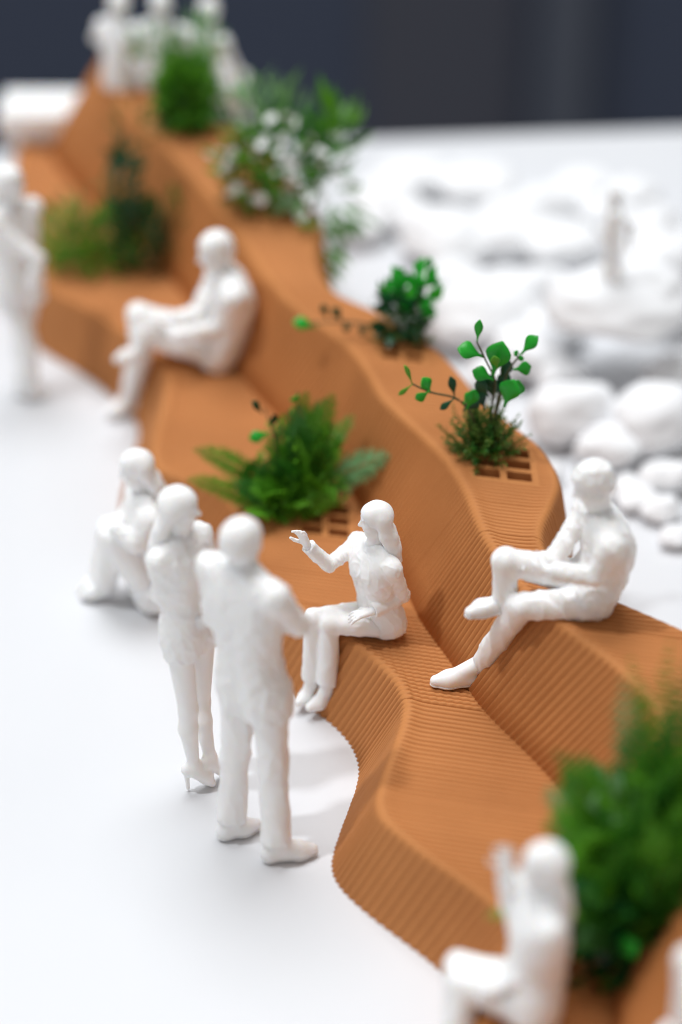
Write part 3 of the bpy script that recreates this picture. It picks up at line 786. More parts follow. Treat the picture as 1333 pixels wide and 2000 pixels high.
# ------------------------------------------------------------------ the figures
figurine('woman_seated', 212, 0.80, 'white figurine of a long-haired woman seated on the rim, one hand raised before her', h=0.0045,
         face=(-0.985, -0.12, -0.10), hair='long_front', bust=0.055, opening=True, palmR=(-0.5,-0.6,0.3), palmL=(0.2,0.2,-1), curl=(0.5,0.55), seed=1.0, hem=0.05, foldk=0.75, flare=0.060, slim=0.82, hk=0.82)
figurine('man_seated', 188, 0.97, 'white figurine of a man sitting cross-legged on the raised tier, hands clasped round his knee', h=0.0055,
         face=(-0.92, -0.10, -0.36), up=(-0.3,0,1), hair='curly', palmL=(-0.3,0.9,-.3), palmR=(-0.3,-0.9,-.3), curl=(0.9,0.9), seed=4.0, hem=0.03, foldk=0.95, slim=0.86, hk=0.83, tl=1.03, flare=0.052, sole=True)
figurine('man_standing', 50, 0.97, 'white figurine of a broad man standing with folded arms, seen from behind', h=0.0065,
         face=(0.75, 0.65, -0.06), hair='short', palmL=(-0.5,-0.6,0), palmR=(-0.5,-0.6,0), curl=(0.4,0.4), seed=7.0, hem=0.10, flare=0.064, foldk=1.1, slim=0.93, hk=0.85, tl=0.97, sole=True)
figurine('woman_standing', -40, 0.90, 'white figurine of a slim woman standing with hand on hip behind the broad man', h=0.0065,
         face=(0.98, -0.05, -0.1), hair='long', bust=0.05, trousers=False, skirt=False, palmR=(0.2,1,0), palmL=(-1,0,0), curl=(0.3,0.3), seed=9.0, hem=0.09, heels=0.03, shoes=False, leg=1.14, slim=0.82, hk=0.83)
figurine('person_floor', 190, 0.92, 'blurred white figurine sitting on the table with knees drawn up', h=0.010,
         face=(-0.95, -0.15, -0.2), hair='long', palmL=(0,.5,-1), palmR=(0,-.5,-1), seed=11.0, slim=1.08, hk=0.82)
figurine('woman_far', -45, 0.86, 'blurred white figurine of a woman standing at the left edge of the picture', h=0.011,
         face=(0.8, -0.4, 0), hair='long', bust=0.05, palmL=(1,0,0), palmR=(-1,0,0), seed=13.0, hem=0.12, slim=0.9, hk=0.85)
figurine('person_lounging', 195, 0.97, 'blurred white figurine lounging cross-legged against the bench back', h=0.010,
         face=(-0.9, -0.35, -0.15), hair='short', palmL=(0,0.4,-1), palmR=(0,-.4,-1), seed=15.0, slim=1.0, hk=0.90)
figurine('woman_waving', 190, 0.88, 'blurred white figurine of a long-haired woman seated in front of the big fern, waving', h=0.009,
         face=(-0.95, -0.1, 0), hair='long', bust=0.05, palmR=(-0.3,-0.9,0.1), palmL=(0,0.2,-1), curl=(0.4,0.1), seed=17.0, slim=0.95, hk=0.85)
hillA = figurine('person_hill', 200, 0.92, 'blurred white figurine sitting on the far crest, leftmost of the three at the top', h=0.012,
         face=(-0.7, -0.7, 0), hair='short', palmL=(0,0.2,-1), palmR=(0,-.2,-1), seed=19.0, slim=0.72, hk=0.85, group='figures on the far crest')
def again(src, loc, rz, label, group=None, scl=1.0):
    c = copy_tree(src)
    c.location = Vector(loc) * S
    c.rotation_euler = (0, 0, R(rz))
    c.scale = (scl,)*3
    c['label'] = label
    if group: c['group'] = group
    elif 'group' in c: del c['group']
    return c
again(hillA, (-1.06, 13.30, 0.80), -120, 'blurred white figurine sitting on the far crest, middle of the three at the top', 'figures on the far crest', 0.86)
again(hillA, (-0.79, 13.35, 0.74), -150, 'blurred white figurine on the far crest behind the dark round bush', 'figures on the far crest', 0.86)
again(hillA, (1.435, 6.0, 0.655), 0, 'blurred white figurine at the bottom right corner, only a knee in view')
wf = [o for o in bpy.data.objects if o.get('label', '').startswith('blurred white figurine of a woman standing at the left')][0]
again(wf, (1.46, 11.62, 0.55), 40, 'small blurred white figurine standing upright on the large flat stone', None, 0.48)
hillA.location = Vector((-1.31, 13.36, 0.78)) * S
hillA.scale = (0.86,)*3
hillA.rotation_euler.z = R(-150)

# ------------------------------------------------------------------ white stones
STONES = [(1.52, 11.7, 0.354, 0.55, 0.3), (1.64, 10.96, 0.256, 0.8, 0.0), (1.22, 11.04, 0.217, 0.85, 0.0), (1.4, 10.77, 0.16, 0.8, 0), (0.77, 12.18, 0.335, 0.62, 0.0), (1.12, 12.43, 0.207, 0.8, 0.0), (0.63, 13.13, 0.308, 0.6, 0.0), (1.0, 13.16, 0.247, 0.7, 0), (1.33, 13.02, 0.23, 0.7, 0), (1.84, 12.82, 0.242, 0.75, 0.0), (1.88, 12.24, 0.176, 0.8, 0.05), (1.43, 12.43, 0.178, 0.8, 0), (0.3, 13.62, 0.238, 0.6, 0.0), (0.1, 13.37, 0.172, 0.6, 0), (0.47, 14.03, 0.227, 0.6, 0), (0.85, 13.88, 0.257, 0.6, 0), (1.25, 13.62, 0.222, 0.65, 0), (1.62, 13.51, 0.189, 0.7, 0), (1.89, 13.37, 0.188, 0.7, 0), (1.03, 11.7, 0.212, 0.75, 0), (0.82, 11.59, 0.141, 0.7, 0), (1.81, 11.59, 0.126, 0.8, 0), (1.03, 10.57, 0.1, 0.7, 0), (1.66, 10.52, 0.144, 0.7, 0), (1.46, 10.47, 0.091, 0.7, 0), (0.64, 12.69, 0.18, 0.7, 0), (0.99, 11.94, 0.129, 0.7, 0), (0.17, 13.88, 0.145, 0.6, 0), (1.21, 12.06, 0.174, 0.75, 0), (1.62, 10.25, 0.103, 0.7, 0), (1.33, 10.4, 0.073, 0.7, 0), (1.67, 10.02, 0.081, 0.7, 0), (1.2, 11.53, 0.134, 0.8, 0), (1.5, 10.35, 0.098, 0.7, 0), (0.95, 12.62, 0.135, 0.8, 0), (0.48, 13.44, 0.141, 0.8, 0), (2.05, 13.02, 0.184, 0.8, 0), (1.05, 13.55, 0.158, 0.7, 0), (1.52, 13.88, 0.177, 0.7, 0), (1.82, 13.8, 0.16, 0.7, 0)]
rng = random.Random(5)
stone_words = [
    'broad flat white stone resting on its neighbours, the small figure on top', 'large rounded white stone at the right edge below the flat stone', 'rounded white stone left of the dark gap under the flat stone',
    'small white stone in the dark gap below the flat stone',
    'broad boulder-like white stone in the second row of the pile, left of the flat stone',
    'white stone between the broad boulder and the flat stone',
    'wide low white stone at the back left of the pile',
    'white stone in the middle of the back row',
    'white stone behind the small standing figure, left side',
    'white stone by the right picture edge, level with the figure on the flat stone',
    'small white stone wedged between the right picture edge and the flat stone',
    'white stone just behind the flat stone',
    'leftmost white stone of the far row, next to the flowering plant',
    'white stone beside the bench below the flowering plant',
    'rearmost white stone at the left of the pile',
    'rearmost white stone in the middle of the pile',
    'rearmost white stone right of the middle',
    'white stone straight behind the head of the small standing figure',
    'rearmost white stone at the right picture edge',
    'white stone left of the flat stone in the front row',
    'small white stone beside the bench tier in the front row',
    'small white stone at the right picture edge under the flat stone',
    'smallest white stone in front, just above the seated man',
    'white stone at the right picture edge, nearest to the camera',
    'tiny white stone right of the seated man, nearest to the camera',
    'white stone in the gap between the back left stone and the broad boulder',
    'small white stone in front of the broad boulder',
    'small rearmost white stone beside the flowering plant',
    'white stone tucked against the left side of the flat stone',
    'white pebble at the right picture edge beside the seated man\'s head', 'small white pebble between the seated man and the pile', 'white pebble at the right picture edge, level with the seated man\'s face', 'white stone peeping out left of the flat stone, above the front row', 'small white pebble right of the seated man\'s hair', 'white pebble left of the broad boulder', 'white pebble among the far left stones', 'white stone at the right picture edge behind the flat stone', 'white pebble at the middle of the far row', 'white pebble at the rear, left of the small figure\'s head', 'white pebble at the rear, right of the small figure\'s head']
def ico(sub):
    import bmesh
    bm = bmesh.new(); bmesh.ops.create_icosphere(bm, subdivisions=sub, radius=1.0)
    V = np.array([v.co[:] for v in bm.verts]); T = np.array([[v.index for v in f.verts] for f in bm.faces]); bm.free()
    return V, T
IV, IT = ico(4)
for i, (x, y, r, f, lift) in enumerate(STONES):
    V = IV.copy()
    o1 = rng.random()*90
    d = np.array([mnoise.noise(Vector(p)*1.1 + Vector((o1,0,0)))*0.22 + mnoise.noise(Vector(p)*2.6 + Vector((0,o1,0)))*0.06 + mnoise.noise(Vector(p)*7 + Vector((0,o1,0)))*0.006 for p in V])
    V = V*(1+d)[:,None]
    a = rng.random()*6.3
    V = V*np.array([r*rng.uniform(.98,1.2), r*rng.uniform(.8,1.0), r*f*0.86])
    c, s_ = math.cos(a*.12), math.sin(a*.12)
    V = np.stack([V[:,0]*c - V[:,1]*s_, V[:,0]*s_ + V[:,1]*c, V[:,2]], 1)
    V[:,2] -= V[:,2].min()
    o = mobj('stone', mesh_data('stone', V, IT, M['stone']), None, (x, y, lift + 0.001))
    lab = stone_words[i]
    tag(o, lab, 'stone', 'white stones piled behind the bench')

# ------------------------------------------------------------------ white block at the far left
blk = empty('display_block', (-1.88, 14.25, 0))
b_ = MB(); b_.box(-0.19, 0.19, -0.26, 0.02, 0.001, 0.44)
mobj('plinth', b_.data('plinth', M['resin'], False), blk)
b_ = MB(); b_.box(-0.25, 0.25, -0.36, 0.06, 0.44, 0.61)
o = mobj('top_slab', b_.data('top_slab', M['resin'], False), blk)
bv = o.modifiers.new('bevel', 'BEVEL'); bv.width = 0.02*S; bv.segments = 2
tag(blk, 'blurred white block with overhanging top at the far left end of the bench', 'block')

# ------------------------------------------------------------------ plants
SPRIG_LEAVES = [
 ((0.603,9.4,1.494),(0.608,9.39,1.592),0.030,1),
 ((0.633,9.38,1.43),(0.534,9.37,1.48),0.069,1),
 ((0.674,9.36,1.342),(0.704,9.35,1.496),0.088,1),
 ((0.802,9.42,1.421),(0.857,9.41,1.509),0.051,1),
 ((0.769,9.4,1.353),(0.839,9.39,1.37),0.051,1),
 ((0.68,9.34,1.335),(0.598,9.33,1.385),0.055,1),
 ((0.747,9.36,1.21),(0.789,9.35,1.308),0.069,1),
 ((0.73,9.33,1.201),(0.759,9.32,1.326),0.078,1),
 ((0.674,9.4,1.253),(0.609,9.39,1.28),0.051,0),
 ((0.661,9.36,1.237),(0.613,9.35,1.314),0.042,0),
 ((0.71,9.44,1.27),(0.752,9.43,1.363),0.046,0),
 ((0.698,9.46,1.205),(0.745,9.45,1.291),0.051,0),
 ((0.689,9.42,1.188),(0.662,9.41,1.3),0.055,0),
 ((0.789,9.42,1.408),(0.778,9.41,1.437),0.023,1),
 ((0.793,9.42,1.426),(0.807,9.41,1.395),0.018,1),
 ((0.565,9.36,1.17),(0.594,9.35,1.261),0.051,1),
 ((0.55,9.38,1.153),(0.605,9.37,1.212),0.051,0),
 ((0.693,9.33,1.398),(0.677,9.32,1.456),0.032,2),
 ((0.737,9.45,1.197),(0.699,9.44,1.257),0.051,0),
 ((0.653,9.44,1.123),(0.631,9.43,1.209),0.046,0),
 ((0.402,9.36,1.255),(0.373,9.35,1.329),0.046,1),
 ((0.396,9.34,1.277),(0.34,9.33,1.241),0.037,1),
 ((0.512,9.4,1.211),(0.496,9.39,1.306),0.030,0),
 ((0.506,9.33,1.246),(0.448,9.32,1.199),0.023,0),
 ((0.319,9.36,1.303),(0.294,9.35,1.392),0.018,2),
 ((0.318,9.34,1.312),(0.262,9.33,1.265),0.016,2),
 ((0.548,9.36,1.197),(0.576,9.35,1.256),0.032,1),
]
SPRIG_STEMS = [[(0.683, 9.46, 0.948), (0.683, 9.42, 1.161), (0.691, 9.4, 1.293), (0.645, 9.38, 1.409), (0.603, 9.4, 1.494)], [(0.692, 9.46, 0.975), (0.719, 9.43, 1.209), (0.753, 9.42, 1.342), (0.796, 9.42, 1.413)], [(0.64, 9.46, 0.975), (0.574, 9.4, 1.146), (0.509, 9.38, 1.22), (0.402, 9.36, 1.26), (0.319, 9.36, 1.303)], [(0.693, 9.48, 0.963), (0.705, 9.46, 1.138), (0.735, 9.46, 1.258)]]
SPRIG2_LEAVES = [
 ((0.421,10.52,1.253),(0.431,10.5,1.338),0.029,1),
 ((0.43,10.52,1.182),(0.463,10.5,1.235),0.044,1),
 ((0.405,10.52,1.14),(0.354,10.5,1.207),0.034,1),
 ((0.436,10.52,1.098),(0.474,10.5,1.165),0.049,1),
 ((0.336,10.52,1.069),(0.271,10.5,1.179),0.054,1),
 ((0.374,10.52,1.055),(0.423,10.5,1.122),0.069,1),
 ((0.324,10.52,1.012),(0.31,10.5,1.122),0.064,1),
 ((0.388,10.52,0.998),(0.449,10.5,1.066),0.059,1),
 ((-0.118,10.52,0.955),(-0.218,10.5,1.0),0.054,1),
 ((-0.067,10.52,1.006),(-0.087,10.5,1.08),0.029,0),
 ((0.004,10.52,0.989),(-0.029,10.5,1.066),0.039,0),
 ((0.014,10.52,0.989),(0.034,10.5,0.951),0.034,0),
 ((0.085,10.52,0.966),(0.115,10.5,0.937),0.034,0),
]
SPRIG2_STEMS = [[(0.315, 10.55, 0.851), (0.349, 10.52, 1.041), (0.405, 10.52, 1.154), (0.423, 10.52, 1.267)], [(0.264, 10.55, 0.851), (0.173, 10.52, 0.955), (0.009, 10.52, 0.989), (-0.168, 10.52, 0.978)]]
FERN_TIPS = [
 ((-0.701,9.78,0.702),'fern',0.10),
 ((-0.724,9.62,0.636),'fern',0.08),
 ((-0.16,9.86,0.975),'fern',0.10),
 ((-0.035,9.84,0.976),'fern',0.11),
 ((0.062,9.92,0.805),'fern',0.12),
 ((0.231,9.72,0.705),'fern_pale',0.13),
 ((-0.244,9.8,0.91),'fern_dark',0.10),
 ((-0.429,9.52,0.512),'fern_lime',0.11),
 ((-0.356,9.82,0.757),'fern',0.09),
 ((-0.064,9.8,0.854),'fern',0.10),
 ((-0.183,9.75,0.967),'fern_dark',0.11),
 ((-0.297,9.9,0.766),'fern_dark',0.10),
 ((0.008,9.74,0.721),'fern_lime',0.10),
 ((-0.088,9.7,0.802),'fern_dark',0.12),
 ((-0.208,9.7,0.83),'fern',0.11),
 ((-0.355,9.72,0.676),'fern_dark',0.12),
 ((-0.453,9.74,0.635),'fern_dark',0.11),
 ((-0.016,9.62,0.568),'fern_lime',0.09),
 ((-0.136,9.62,0.654),'fern',0.10),
 ((-0.256,9.65,0.72),'fern_dark',0.12),
 ((-0.353,9.62,0.597),'fern',0.11),
 ((-0.513,9.68,0.573),'fern_dark',0.10),
 ((0.082,9.75,0.572),'fern',0.10),
 ((-0.065,9.95,0.878),'fern_dark',0.11),
 ((0.021,9.98,0.689),'fern',0.10),
 ((-0.303,9.55,0.613),'fern_lime',0.10),
 ((-0.16,9.55,0.541),'fern',0.09),
 ((-0.426,9.6,0.581),'fern',0.10),
 ((-0.137,9.88,0.849),'fern',0.11),
 ((-0.26,9.86,0.705),'fern',0.11),
]
BIG_FERN_TIPS = [
 ((0.779,6.95,1.14),'fern_dark',0.14),
 ((0.746,6.85,1.048),'fern_pale',0.16),
 ((0.739,6.78,0.947),'fern',0.15),
 ((1.022,7.05,1.4),'fern_pale',0.15),
 ((1.186,7.05,1.572),'fern',0.13),
 ((1.231,6.9,1.592),'fern_dark',0.18),
 ((1.065,6.95,1.301),'fern_dark',0.16),
 ((0.526,6.55,0.699),'fern_lime',0.12),
 ((1.207,6.7,1.312),'fern_dark',0.20),
 ((1.291,6.75,1.411),'fern',0.20),
 ((1.123,6.75,1.225),'fern_dark',0.18),
 ((1.137,6.5,1.152),'fern',0.20),
 ((0.985,6.75,1.083),'fern',0.18),
 ((0.884,6.6,1.019),'fern',0.18),
 ((0.998,6.5,1.082),'fern_dark',0.20),
 ((1.192,6.45,1.055),'fern_dark',0.20),
 ((0.935,6.5,0.915),'fern',0.18),
 ((1.065,6.4,1.004),'fern_dark',0.20),
 ((0.865,6.8,0.994),'fern',0.16),
 ((1.054,6.6,1.208),'fern_dark',0.20),
 ((1.168,6.9,1.34),'fern',0.17),
 ((1.288,6.6,1.208),'fern',0.20),
 ((1.232,6.4,0.932),'fern_dark',0.18),
 ((0.886,6.5,0.818),'fern_dark',0.16),
 ((0.969,6.4,0.812),'fern_dark',0.18),
 ((1.106,6.6,0.971),'fern',0.20),
 ((1.254,7.0,1.333),'fern_dark',0.18),
 ((0.978,6.9,1.128),'fern',0.16),
 ((1.334,7.0,1.495),'fern_dark',0.18),
 ((1.304,6.5,1.082),'fern_dark',0.20),
 ((0.805,6.85,1.144),'fern',0.15),
 ((0.856,6.9,0.959),'fern_pale',0.13),
 ((0.786,6.7,0.933),'fern',0.14),
 ((0.917,6.95,0.966),'fern_dark',0.15),
 ((0.961,6.8,0.945),'fern_pale',0.13),
 ((0.895,7.0,1.095),'fern_dark',0.13),
 ((1.051,7.1,1.467),'fern',0.13),
 ((1.107,7.05,1.388),'fern',0.15),
 ((0.789,6.6,0.899),'fern',0.14),
 ((0.817,6.55,0.809),'fern_dark',0.14),
 ((0.757,6.75,1.036),'fern',0.14),
 ((0.833,6.6,0.947),'fern_lime',0.13),
 ((0.92,6.6,1.019),'fern',0.15),
 ((1.369,6.7,1.266),'fern',0.17),
 ((1.387,6.6,1.114),'fern_dark',0.17),
 ((1.368,6.5,0.963),'fern_dark',0.17),
 ((1.338,6.45,0.815),'fern_dark',0.16),
 ((1.269,6.8,1.302),'fern',0.16),
 ((1.218,6.6,1.185),'fern',0.16),
 ((1.212,7.0,1.402),'fern',0.15),
 ((1.25,6.5,1.082),'fern_dark',0.16),
 ((0.855,6.45,0.642),'fern_dark',0.15),
 ((1.081,6.42,0.793),'fern_dark',0.18),
]
def bez(a, c, e, t_): return a*(1-t_)**2 + c*(2*t_*(1-t_)) + e*t_*t_
def frond_mesh(a, e, W, lift, mat, rnd, npair=22, lacy=True):
    a, e = Vector(a), Vector(e)
    L = (e-a).length
    c = (a+e)*0.5 + Vector((rnd.uniform(-.05,.05), rnd.uniform(-.05,.05), lift))*L
    mb = MB()
    N = 14
    mb.tube([bez(a,c,e,i/N) for i in range(N+1)], 0.006, 0.0015, 4)
    nh = Vector((rnd.uniform(-.5,.5), rnd.uniform(-1.0,-.2), rnd.uniform(.4,1.0))).normalized()
    for i in range(npair):
        t_ = 0.16 + 0.84*(i+0.5)/npair
        p = bez(a,c,e,t_); d = (bez(a,c,e,min(1,t_+.02)) - bez(a,c,e,t_-.02)).normalized()
        n = (nh - d*nh.dot(d)).normalized(); s_ = d.cross(n)
        w = W*0.5*(math.sin(math.pi*min(1, 0.12+0.88*t_)**0.8)**0.7 + 0.08)*rnd.uniform(.85,1.1)
        for sg in (-1, 1):
            pd = (s_*sg*0.82 + d*0.55 + n*rnd.uniform(-.25,.15)).normalized()
            if lacy:
                m_ = 4
                mb.leaf(p, pd, n, w, w*0.16, 0.1, 0.15, 3, 0.5)
                for q in range(m_):
                    pp = p + pd*(w*(0.18+0.72*q/(m_-1)))
                    l2 = w*0.34*(1-0.55*q/(m_-1))
                    for s2 in (-1, 1):
                        dd = (pd.cross(n)*s2*0.8 + pd*0.6 + n*rnd.uniform(-.3,.3))
                        mb.leaf(pp, dd, n, l2, l2*0.6, 0.15, 0.2, 2, 0.5)
            else:
                mb.leaf(p, pd, n, w, w*0.34, 0.2, 0.2, 3, 0.5)
    return mb.data('frond', M[mat])

def leaf_obj(parent, org, base, tip, width, mat, rnd):
    base, tip = Vector(base), Vector(tip)
    d = tip-base
    mb = MB()
    n = Vector((rnd.uniform(-.5,.5), rnd.uniform(-1,-.4), rnd.uniform(.1,.8)))
    mb.leaf(base, d, n, d.length*1.12, width*1.3, 0.30, 0.12, 9, 1.9)
    me = mb.data('leaf', M[mat]); origin_shift(me, org)
    o = mobj('leaf', me, parent)
    sm = o.modifiers.new('thickness', 'SOLIDIFY'); sm.thickness = 0.004*S
    return o

def leaf_ball(name, c, rad, n, L, W, mat, rnd, parent, org, up=0.5, shell=0.3):
    mb = MB()
    c = Vector(c)
    for i in range(n):
        u = Vector((rnd.gauss(0,1), rnd.gauss(0,1), rnd.gauss(0,1))).normalized()
        r = rnd.random()**shell
        p = c + Vector((u.x*rad[0], u.y*rad[1], u.z*rad[2]))*r
        d = (u + Vector((rnd.uniform(-.6,.6), rnd.uniform(-.6,.6), up + rnd.uniform(-.4,.4)))).normalized()
        l = L*rnd.uniform(.6,1.3)
        mb.leaf(p, d, u + Vector((0,-.4,.6)), l, W*rnd.uniform(.7,1.2), 0.25, 0.2, 2, 0.9)
    me = mb.data(name, M[mat]); origin_shift(me, org)
    return mobj(name, me, parent)

def needle_clump(name, c, rad, n, mat, rnd, parent, org, L=0.14):
    """dense tuft of branchlets, each beset with short needles"""
    mb = MB(); c = Vector(c)
    for i in range(n):
        a = rnd.random()*6.283; e = rnd.uniform(0.05, 1.35)
        u = Vector((math.cos(a)*math.cos(e), math.sin(a)*math.cos(e), math.sin(e)))
        r = rnd.uniform(.25, .9)
        p = c + Vector((u.x*rad[0], u.y*rad[1], u.z*rad[2]))*r
        d = (u + Vector((0,0,.45)) + Vector((rnd.uniform(-.3,.3),)*1 + (rnd.uniform(-.3,.3), rnd.uniform(-.2,.2)))).normalized()
        l = L*rnd.uniform(.7,1.2)
        q = p + d*l
        mb.tube([p, (p+q)*.5, q], 0.0035, 0.0015, 3)
        s_ = d.orthogonal().normalized()
        for k in range(9):
            t_ = 0.15+0.85*k/8
            ang = k*2.4
            side = (s_*math.cos(ang) + d.cross(s_)*math.sin(ang))
            mb.leaf(p + d*l*t_, side*.8+d*.8, d, 0.036*(1.1-.5*t_), 0.011, 0.1, 0.1, 2, 0.5)
    me = mb.data(name, M[mat]); origin_shift(me, org)
    return mobj(name, me, parent)

def stem_obj(parent, org, pts, r0, r1):
    mb = MB(); P3 = [Vector(p) for p in pts]; out = []
    for i in range(len(P3)-1):
        for k in range(4):
            t_ = k/4
            p0 = P3[max(i-1,0)]; p1 = P3[i]; p2 = P3[i+1]; p3 = P3[min(i+2,len(P3)-1)]
            out.append(0.5*((2*p1) + (p2-p0)*t_ + (2*p0-5*p1+4*p2-p3)*t_**2 + (3*p1-p0-3*p2+p3)*t_**3))
    out.append(P3[-1])
    mb.tube(out, r0, r1, 5)
    me = mb.data('stem', M['stem']); origin_shift(me, org)
    return mobj('stem', me, parent)

# fern on the seat
rnd = random.Random(11)
org = (-0.24, 9.78, ZS)
fern = empty('fern', org)
tag(fern, 'bushy green fern in the seat planter beside the raised hand', 'fern')
for tip, mt, w in FERN_TIPS:
    b0 = (org[0] + rnd.uniform(-.11,.13), org[1] + rnd.uniform(-.08,.10), ZS-0.05)
    me = frond_mesh(b0, tip, w*1.7, rnd.uniform(.10,.24), mt, rnd, 20)
    origin_shift(me, org); mobj('frond', me, fern)
needle_clump('moss_tuft', (org[0], org[1], ZS-.02), (0.24, 0.16, 0.18), 120, 'fern', rnd, fern, org, 0.13)
leaf_ball('foliage', (org[0]+.03, org[1]+.04, ZS+.24), (0.20, 0.14, 0.22), 200, 0.055, 0.020, 'fern_lime', rnd, fern, org, 0.8, 0.6)
leaf_ball('foliage', (org[0]+.08, org[1]+.05, ZS+.28), (0.16, 0.12, 0.22), 130, 0.055, 0.022, 'fern_dark', rnd, fern, org, 0.9, 0.6)
leaf_ball('foliage', (org[0], org[1]-.04, ZS+.12), (0.27, 0.13, 0.12), 160, 0.055, 0.022, 'fern_lime', rnd, fern, org, 0.6, 0.5)
for pts in ([(-.28,9.78,.4),(-.31,9.78,.75),(-.36,9.78,.93)], [(-.20,9.8,.4),(-.20,9.82,.8),(-.205,9.82,1.0)]):
    stem_obj(fern, org, pts, 0.006, 0.003)
for (bx, bz, tx, tz, w, mt) in ((-.33,.80,-.42,.79,.045,'glossy'),(-.33,.82,-.31,.90,.04,'glossy_dark'),(-.37,.90,-.40,.98,.028,'glossy_dark'),(-.205,.96,-.22,1.02,.04,'glossy')):
    leaf_obj(fern, org, (bx, 9.78, bz), (tx, 9.74, tz), w, mt, rnd)

# leafy sprig in the tier planter
org = (0.66, 9.48, ZU0)
sp = empty('leafy_sprig', org)
tag(sp, 'small sprig with round glossy leaves over a mossy tuft, beside open planter slots', 'plant')
for pts in SPRIG_STEMS: stem_obj(sp, org, pts, 0.007, 0.004)
for b0, t0, w, mk in SPRIG_LEAVES: leaf_obj(sp, org, b0, t0, w, ('glossy_dark','glossy','fern_lime')[mk], rnd)
needle_clump('moss_tuft', (0.66, 9.46, ZU0-.02), (0.155, 0.13, 0.24), 150, 'moss', rnd, sp, org, 0.12)
needle_clump('moss_tuft', (0.64, 9.44, ZU0-.02), (0.13, 0.10, 0.14), 60, 'fern_dark', rnd, sp, org, 0.10)

# second sprig further along the tier
org = (0.29, 10.52, ZU0)
sp2 = empty('leafy_sprig', org)
tag(sp2, 'dark leafy sprig further along the tier with a shoot trailing left', 'plant')
for pts in SPRIG2_STEMS: stem_obj(sp2, org, pts, 0.007, 0.004)
for b0, t0, w, mk in SPRIG2_LEAVES: leaf_obj(sp2, org, b0, t0, w, ('glossy_dark','glossy')[mk], rnd)
leaf_ball('foliage', (0.30, 10.52, ZU0+.15), (0.11, 0.10, 0.15), 130, 0.08, 0.05, 'glossy_dark', rnd, sp2, org)
leaf_ball('foliage', (0.36, 10.50, ZU0+.28), (0.10, 0.08, 0.10), 26, 0.09, 0.07, 'glossy', rnd, sp2, org, 1.0)
needle_clump('moss_tuft', (0.31, 10.52, ZU0), (0.14, 0.10, 0.16), 50, 'moss', rnd, sp2, org, 0.11)

# big fern in the near planter
org = (1.0, 6.72, ZS)
big = empty('fern', org)
tag(big, 'large dark fern spreading in front of the bench back at the lower right', 'fern')
for tip, mt, w in BIG_FERN_TIPS:
    b0 = (org[0] + rnd.uniform(-.06,.26), org[1] + rnd.uniform(-.12,.10), ZS-0.05)
    if tip[0] < 0.97 and tip[2] > 0.62: b0 = (1.12 + rnd.uniform(-.06,.08), 6.72 + rnd.uniform(-.08,.08), 0.62 + rnd.uniform(0,.2))   # side sprays off the main stems
    me = frond_mesh(b0, tip, w*1.45, rnd.uniform(.0,.2) if tip[0] > .95 else rnd.uniform(.02,.14), mt, rnd, 20)
    origin_shift(me, org); mobj('frond', me, big)
leaf_ball('foliage', (1.06, 6.68, ZS+.22), (0.24, 0.20, 0.26), 240, 0.12, 0.06, 'glossy_dark', rnd, big, org)
leaf_ball('foliage', (1.26, 6.72, ZS+.50), (0.28, 0.22, 0.36), 300, 0.10, 0.035, 'fern', rnd, big, org, 0.8, 0.6)
leaf_ball('foliage', (1.20, 6.70, ZS+.38), (0.28, 0.22, 0.32), 280, 0.10, 0.035, 'fern_dark', rnd, big, org, 0.8, 0.6)
needle_clump('moss_tuft', (1.0, 6.66, ZS), (0.26, 0.2, 0.3), 120, 'fern_dark', rnd, big, org, 0.14)
leaf_ball('foliage', (1.00, 6.80, .92), (0.20, 0.12, 0.20), 70, 0.11, 0.03, 'fern_pale', rnd, big, org, 0.6, 0.6)
leaf_ball('foliage', (1.12, 6.62, .82), (0.26, 0.12, 0.26), 130, 0.10, 0.03, 'fern_lime', rnd, big, org, 0.6, 0.6)
leaf_obj(big, org, (1.0, 6.45, .62), (1.04, 6.40, .70), .07, 'glossy', rnd)

# far planters
org = (-1.42, 12.30, ZS)
f1 = empty('moss_shrub', org)
tag(f1, 'low blurred olive green shrub on the far seat', 'shrub')
needle_clump('foliage', org, (0.30, 0.2, 0.30), 150, 'fern', rnd, f1, org, 0.2)
leaf_ball('foliage', (-1.42, 12.3, ZS+.14), (0.30, 0.18, 0.20), 160, 0.10, 0.035, 'fern', rnd, f1, org)
leaf_ball('foliage', (-1.40, 12.34, ZS+.34), (0.24, 0.14, 0.22), 40, 0.10, 0.03, 'moss_brown', rnd, f1, org)
org = (-1.12, 12.22, ZS)
f2 = empty('conifer_sprig', org)
tag(f2, 'dark blurred upright conifer sprig beside the olive shrub on the far seat', 'shrub')
leaf_ball('foliage', (-1.12, 12.22, ZS+.20), (0.12, 0.10, 0.26), 220, 0.10, 0.03, 'glossy_dark', rnd, f2, org, 0.9)
leaf_ball('foliage', (-1.20, 12.24, ZS+.50), (0.09, 0.08, 0.30), 140, 0.09, 0.03, 'glossy_dark', rnd, f2, org, 0.9)
leaf_ball('foliage', (-1.16, 12.24, ZS+.86), (0.10, 0.06, 0.16), 26, 0.10, 0.025, 'moss_brown', rnd, f2, org, 0.9)
leaf_ball('foliage', (-0.96, 12.22, ZS+.28), (0.16, 0.06, 0.20), 50, 0.10, 0.025, 'moss', rnd, f2, org, 0.9)
org = (-0.86, 12.86, 0.98)
f3 = empty('round_bush', org)
tag(f3, 'dark green round bush on the far crest in front of the seated figures', 'bush')
leaf_ball('foliage', (-0.88, 12.86, 1.20), (0.14, 0.14, 0.22), 420, 0.11, 0.04, 'fern', rnd, f3, org)
leaf_ball('foliage', (-0.88, 12.84, 1.12), (0.13, 0.13, 0.18), 260, 0.10, 0.04, 'fern_dark', rnd, f3, org)
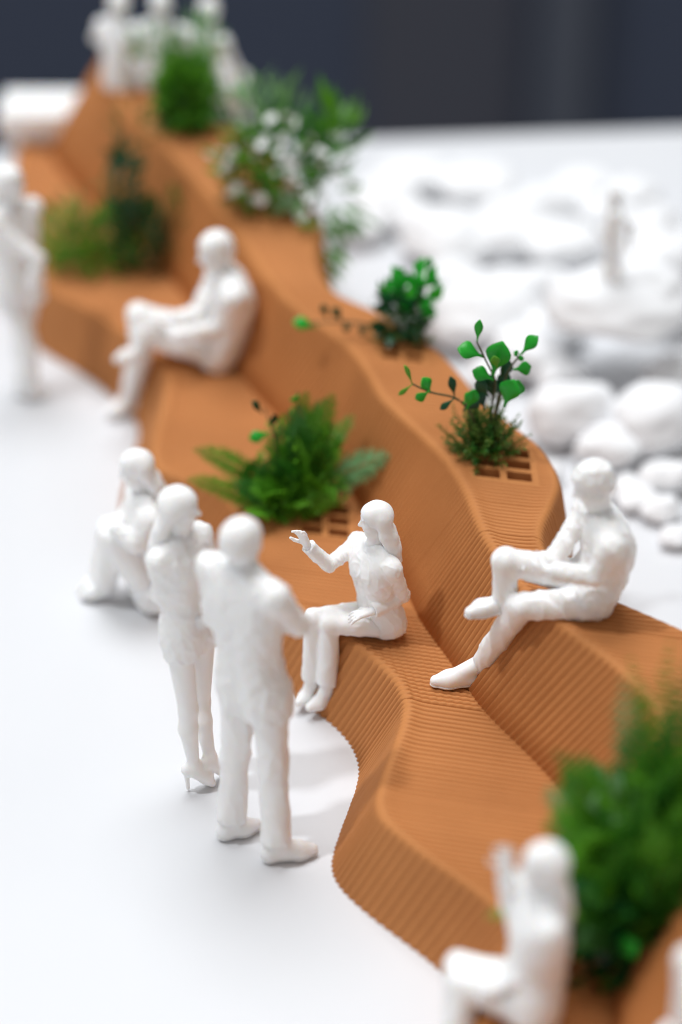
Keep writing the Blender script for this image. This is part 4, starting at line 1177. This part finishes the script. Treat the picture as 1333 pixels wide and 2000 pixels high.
leaf_ball('foliage', (-0.80, 12.88, 1.50), (0.12, 0.1, 0.16), 60, 0.10, 0.03, 'fern_pale', rnd, f3, org, 1.0)
leaf_ball('foliage', (-1.06, 12.88, 1.45), (0.10, 0.1, 0.12), 40, 0.10, 0.03, 'fern_pale', rnd, f3, org, 1.0)
org = (-0.36, 11.98, 0.91)
f4 = empty('flowering_plant', org)
tag(f4, 'tall leafy plant with white blossoms spilling over the far tier', 'plant')
leaf_ball('foliage', (-0.40, 11.98, 1.14), (0.26, 0.2, 0.26), 170, 0.12, 0.04, 'fern', rnd, f4, org)
leaf_ball('foliage', (-0.26, 12.0, 1.20), (0.20, 0.18, 0.24), 130, 0.12, 0.04, 'fern_dark', rnd, f4, org)
leaf_ball('foliage', (-0.52, 11.96, 1.05), (0.10, 0.12, 0.24), 120, 0.10, 0.03, 'moss_brown', rnd, f4, org)
leaf_ball('foliage', (-0.40, 12.1, 1.38), (0.24, 0.16, 0.22), 70, 0.14, 0.04, 'fern_pale', rnd, f4, org, 1.0)
leaf_ball('foliage', (-0.02, 12.05, 1.34), (0.09, 0.10, 0.18), 60, 0.15, 0.05, 'fern', rnd, f4, org, 1.2)
leaf_ball('foliage', (-0.10, 11.9, 0.98), (0.20, 0.16, 0.26), 80, 0.14, 0.04, 'fern_pale', rnd, f4, org, -0.3)
leaf_ball('foliage', (-0.13, 11.66, 0.74), (0.08, 0.10, 0.22), 60, 0.14, 0.05, 'fern', rnd, f4, org, -1.0)
fl = MB()
for k in range(6):
    a = k*math.pi/3
    fl.leaf((0,0,0), (math.cos(a), math.sin(a), .35), (0,0,1), 0.048, 0.045, 0.2, 0.3, 3, 1.1)
fl.tube([(0,0,-0.004),(0,0,0.012)], 0.010, 0.006, 6)
flower = fl.data('blossom', M['petal'])
for i in range(64):
    a = rnd.random()*6.28; e = rnd.uniform(.1, 1.4)
    cx, cz = rnd.choice([(-.60,1.20),(-.34,1.28),(-.20,1.32),(-.42,1.10),(-.10,1.05),(-.50,1.34),(-.28,1.05),(-.06,1.2)])
    p = Vector((cx + rnd.gauss(0,.07), 11.84 + rnd.gauss(0,.10), cz + rnd.gauss(0,.08)))
    o = mobj('blossom', flower, f4, p - Vector(org))
    o.rotation_euler = (rnd.uniform(.2,1.4), rnd.uniform(-.6,.6), rnd.uniform(0,6))
    o.scale = (rnd.uniform(.45,.8),)*3
